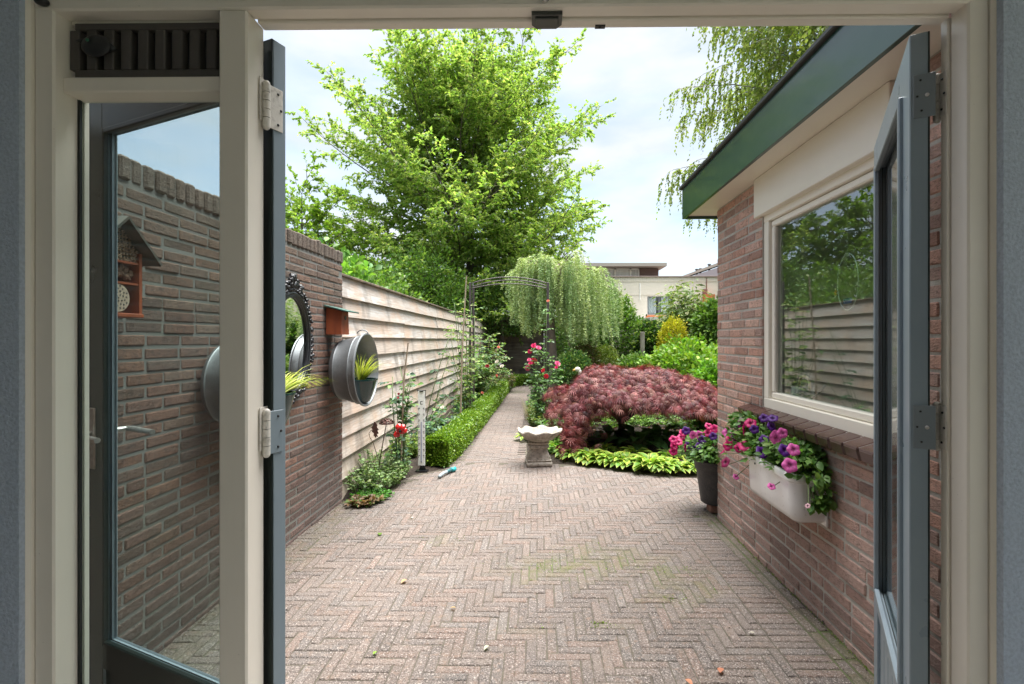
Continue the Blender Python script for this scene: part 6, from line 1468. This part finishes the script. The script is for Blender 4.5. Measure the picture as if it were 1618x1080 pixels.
# moss and tiny weeds in the joints: one mass nobody could count
vs = []; rr = random.Random(31); Pp = []; D = []
for (c_, r, s) in MOSS:
    for k in range(int(60 * s)):
        x, y = c_[0] + rr.gauss(0, r * .7), c_[1] + rr.gauss(0, r * .4)
        if noise.noise(Vector((x * 8, y * 8, 0))) > .12:
            for q in range(3): Pp.append((x + rr.gauss(0, .006), y + rr.gauss(0, .006), bend(x, y) - .002)); D.append((rr.gauss(0, .6), rr.gauss(0, .6), .7))
for k in range(500): y = rr.uniform(1.6, 4.0); x = 1.398 + rr.gauss(0, .004); Pp.append((x, y, bend(x, y))); D.append((-.4 + rr.gauss(0, .5), rr.gauss(0, .6), .5))
n = len(Pp); o = scatter('joint_moss', RH, NP(Pp), NP(D), rdir(n), .008 * (.6 + .8 * R.random(n)), vcol(n, [(.16, .24, .04), (.20, .28, .05)]), L_soft, None)
tag(o, 'tiny green weeds and moss in the joints of the paving', 'weeds', kind='stuff')
# fallen leaves, one object each
fl = [(1060 * 0 + 600, 846, (.12, .22, .03), 'green curled leaf lying on the paving left of the middle', .05), (643, 916, (.55, .33, .18), 'tan dry leaf lying on the paving at left', .045), (720, 961, (.50, .33, .16), 'small tan leaf lying in the middle of the paving', .03), (772, 1021, (.50, .52, .38), 'pale cream leaf lying near the bottom of the picture', .032), (590, 1035, (.22, .36, .05), 'small round green leaf lying near the bottom left of the paving', .026), (1138, 1064, (.50, .20, .12), 'reddish brown leaf at the bottom right of the paving', .04), (1083, 1074, (.55, .25, .15), 'orange brown leaf at the very bottom edge of the paving', .04), (652, 819, (.72, .68, .62), 'small white petal lying on the paving near the catmint', .03), (1192, 1001, (.62, .58, .5), 'thin pale fallen leaf by the path of the annex wall', .025)]
for i, (px, py, c_, lb, s) in enumerate(fl):
    g = P(px, py, Z=.008); a = rnd.random() * 6; o = scatter('fallen_leaf', LF5, NP([tuple(Vector(g) + Vector((0, 0, .004)))]), NP([(math.cos(a), math.sin(a), .25)]), NP([(0, .3, 1)]), s, NP([c_]), L_soft, None)
    tag(o, lb, 'leaf', 'fallen leaves on the paving')
open('/tmp/lv','w').write(repr((n1,n2,n3,n_ced))) if 0 else print('LEAVES', n1, n2, n3, n_ced)
# ------------------------------------------------------------------ houses beyond the garden
M_cbrick = mk('cream_house_brick', (.72, .66, .58), .9, mott=[('n', 3, (1, 1, 3), .4, .7, (.64, .58, .50), .6), ('n', 40, None, .45, .7, (.56, .49, .42), .5)], bumps=[('n', 30, None, .4, .01)])
M_clad = mk('brown_cladding', (.17, .11, .10), .7); M_white = bpy.data.materials['white_enamel']; M_orange = mk('orange_panel', (.55, .15, .05), .6)
M_farglass = mk('far_window_glass', (.10, .13, .15), .08, spec=.8); M_drape = mk('white_drape', (.85, .86, .86), .9, mott=[('n', 6, (8, 1, .1), .4, .6, (.55, .57, .58), .8)])
YH_ = 30.0
pz = lambda y, Y=YH_: P(900, y, Y=Y).z
pxx = lambda x, Y=YH_: P(x, 500, Y=Y).x
hs_ = thing('cream_house', 'cream brick flat roofed house beyond the garden with a brown clad rooftop storey', 'house', (9, 33, 0))
x0, x1, zt = pxx(905), pxx(1270), pz(438)
wx0, wx1, wz0, wz1 = pxx(1023), pxx(1063), pz(497), pz(468)
m = MB(); m.box(x0, wx0, YH_, YH_ + .3, 0, zt); m.box(wx1, x1, YH_, YH_ + .3, 0, zt); m.box(wx0, wx1, YH_, YH_ + .3, 0, wz0); m.box(wx0, wx1, YH_, YH_ + .3, wz1, zt); m.box(x0, x1, YH_ + 6, YH_ + 6.3, 0, zt); m.box(x0, x0 + .3, YH_ + .3, YH_ + 6, 0, zt)
# soldier course and thin projecting band of the parapet
m.box(x0, x1, YH_ - .02, YH_ + .0, pz(466), pz(465)); m.build('wall', [M_cbrick], hs_)
m = MB()
for k in range(int((x1 - x0) / .11)):
    x = x0 + k * .11; m.box(x, x + .1, YH_ - .025, YH_ - .001, zt - .26, zt - .06)
m.build('soldier_course', [M_cbrick], hs_)
m = MB(); m.box(x0 - .1, x1, YH_ - .08, YH_ + 6.3, zt, zt + .07, .01); m.build('parapet_cap', [mk('brown_cap', (.20, .15, .13), .7)], hs_)
m = MB(); t_ = .06
m.box(wx0, wx1, YH_ + .06, YH_ + .12, wz0, wz0 + t_); m.box(wx0, wx1, YH_ + .06, YH_ + .12, wz1 - t_, wz1)
for x in (wx0, (wx0 * .55 + wx1 * .45), wx1 - t_): m.box(x, x + t_, YH_ + .06, YH_ + .12, wz0 + t_, wz1 - t_)
w = m.build('window', [mk('dark_window_frame', (.16, .17, .18), .5)], hs_)
m = MB(); m.box(wx0, wx1, YH_ + .085, YH_ + .095, wz0, wz1); relocal(m.build('pane', [glass_mat('far_pane', (.92, .95, .95), gain=1.2)], w, local=True))
m = MB()
for a, b in ((wx0 + .05, wx0 + .55), (wx0 + .85, wx1 - .1)):
    pts = [(a + (b - a) * i / 16, YH_ + .2 + .03 * math.sin(i * 1.9), 0) for i in range(17)]
    m.add([(x, y, wz0) for x, y, _ in pts] + [(x, y, wz1) for x, y, _ in pts], [(i, i + 1, 18 + i, 17 + i) for i in range(16)])
relocal(m.build('drape', [M_drape], w, local=True))
m = MB(); m.box(wx0 - .1, wx1 + .6, YH_ - .05, YH_ + .06, wz0 - .22, wz0 - .03); m.build('window_sill', [M_orange], hs_)
m = MB(); m.box(wx0 - .6, wx1 + .3, YH_ - 3.4, YH_, pz(506), pz(504.5)); m.box(wx0 - .6, wx1 + .3, YH_ - 3.4, YH_ - 3.3, pz(511), pz(506)); m.box(wx0 - .5, wx1 + .2, YH_ - 3.3, YH_, 0, pz(512)); m.build('porch', [mk('white_board', (.60, .58, .55), .7)], hs_)
m = MB(); q0, q1 = pxx(1010.6), pxx(1011.6); m.box(q0, q1, YH_ - .05, YH_, pz(474), pz(447)); m.build('downpipe', [M_white], hs_)
m = MB(); m.box(pxx(1115.5), pxx(1116.5), YH_ - .06, YH_, pz(463), pz(439)); m.box(pxx(1110), pxx(1117), YH_ - .10, YH_, pz(465), pz(457)); m.build('downpipe', [mk('brown_pipe', (.2, .1, .08), .6)], hs_)
m = MB(); m.box(pxx(1110), pxx(1124), YH_ - .6, YH_ - .001, 0, pz(466)); m.build('orange_panel', [M_orange], hs_)
# rooftop storey
YR = 32.0; rx0, rx1 = pxx(925, YR), pxx(1040, YR); rz1, rz0 = pz(424, YR), zt
m = MB(); m.box(pxx(1011, YR), rx1, YR, YR + .1, rz0, rz1); m.box(rx0, rx1, YR + .1, YR + 3.5, rz0, rz1 - .001)
z = rz0
while z < rz1 - .1: m.box(pxx(1012, YR), rx1 + .02, YR - .02, YR, z, z + .11); z += .135
m.build('rooftop_cladding', [M_clad], hs_)
m = MB(); m.box(rx0 - .3, pxx(1048, YR), YR - .9, YR + 4.2, pz(423.5, YR), pz(418.5, YR)); m.build('roof', [mk('pale_roof_edge', (.40, .37, .33), .7)], hs_)
m = MB(); xs = [pxx(v, YR) for v in (930, 955, 972, 996, 1010)]
for a, b in zip(xs[:-1], xs[1:]):
    m.mi = 0; m.box(a, a + .06, YR - .04, YR + .02, rz0, rz1); m.box(b - .06, b, YR - .04, YR + .02, rz0, rz1); m.mi = 1
    for i in range(12): x = a + .08 + (b - a - .16) * i / 12; m.box(x, x + (b - a) / 14, YR + .03, YR + .05, rz0, rz1)
m.mi = 0; m.box(xs[0], xs[-1], YR - .04, YR + .02, rz0, rz0 + .06); m.box(xs[0], xs[-1], YR - .04, YR + .02, rz1 - .07, rz1); m.build('rooftop_window', [M_white, M_drape], hs_)
# second house at right with shallow pitched roof
h2 = thing('pitched_roof_house', 'grey clad house with a shallow pitched roof behind the annex corner', 'house', (14, 34, 0)); Y2 = 33.0
m = MB(); A_, B_ = P(1084, 437, Y=Y2), P(1135, 420, Y=Y2); Cc = P(1200, 396, Y=Y2)
m.prism([(A_.x + .2, Y2, zt - .4), (Cc.x, Y2, zt - .4), (Cc.x, Y2, Cc.z - .15), (A_.x + .2, Y2, A_.z - .02)], (0, 4, 0)); m.build('wall', [mk('grey_cladding', (.30, .28, .30), .8)], h2)
m = MB(); d = (Cc - A_).normalized(); u = Vector((-d.z, 0, d.x)); m.prism([A_ - d * .1, Cc, Cc + u * .22, A_ - d * .1 + u * .14], (0, 4.5, 0)); m.build('roof', [mk('brown_roof_edge', (.36, .32, .28), .8)], h2)
m = MB(); m.box(A_.x - .0, Cc.x + 1, Y2 + .1, Y2 + 4, 0, zt - .41); m.build('lower_wall', [M_cbrick], h2)
for (x, y) in ((1104, 428), (1110, 427), (1124, 420)):
    c = P(x, y, Y=Y2); m = MB(); m.lathe([(.07, -.3), (.07, .12), (.12, .14), (.12, .2), (0, .26)], 10, Matrix.Translation(c + Vector((0, .4, -.02)))); m.build('roof_vent', [M_trim], h2)
# far trees to close the view left and right
for i, (x, y, h, r, lb) in enumerate(((-15, 30, 5.5, 3.6, 'far dark tree beyond the gardens at left'), (-8.5, 27, 4.8, 2.6, 'far dark tree behind the large tree'), (16, 24, 7, 3.5, 'far tree beyond the annex'))):
    t = thing('distant_tree', lb, 'tree', (x, y, 0), 'distant trees')
    D = rdir(5200); D = D[D[:, 2] > -.7]; k = lump_noise(D, 2, .3, i); Pp = NP((x, y, h * .62)) + D * ((.55 + .45 * R.random(len(D)) ** .6) * k)[:, None] * NP((r, r, h * .42)); n = len(D)
    scatter('crown', RH, Pp, D + R.normal(0, .5, (n, 3)), nrm(R.normal(0, .5, (n, 3)) + [0, 0, 1]), .22, vcol(n, MG + DG, .15), L_tree, t)
    m = MB(); m.tube([(x, y, 0), (x, y, h * .7)], [.16, .08], 8); m.build('trunk', [M_bark], t)
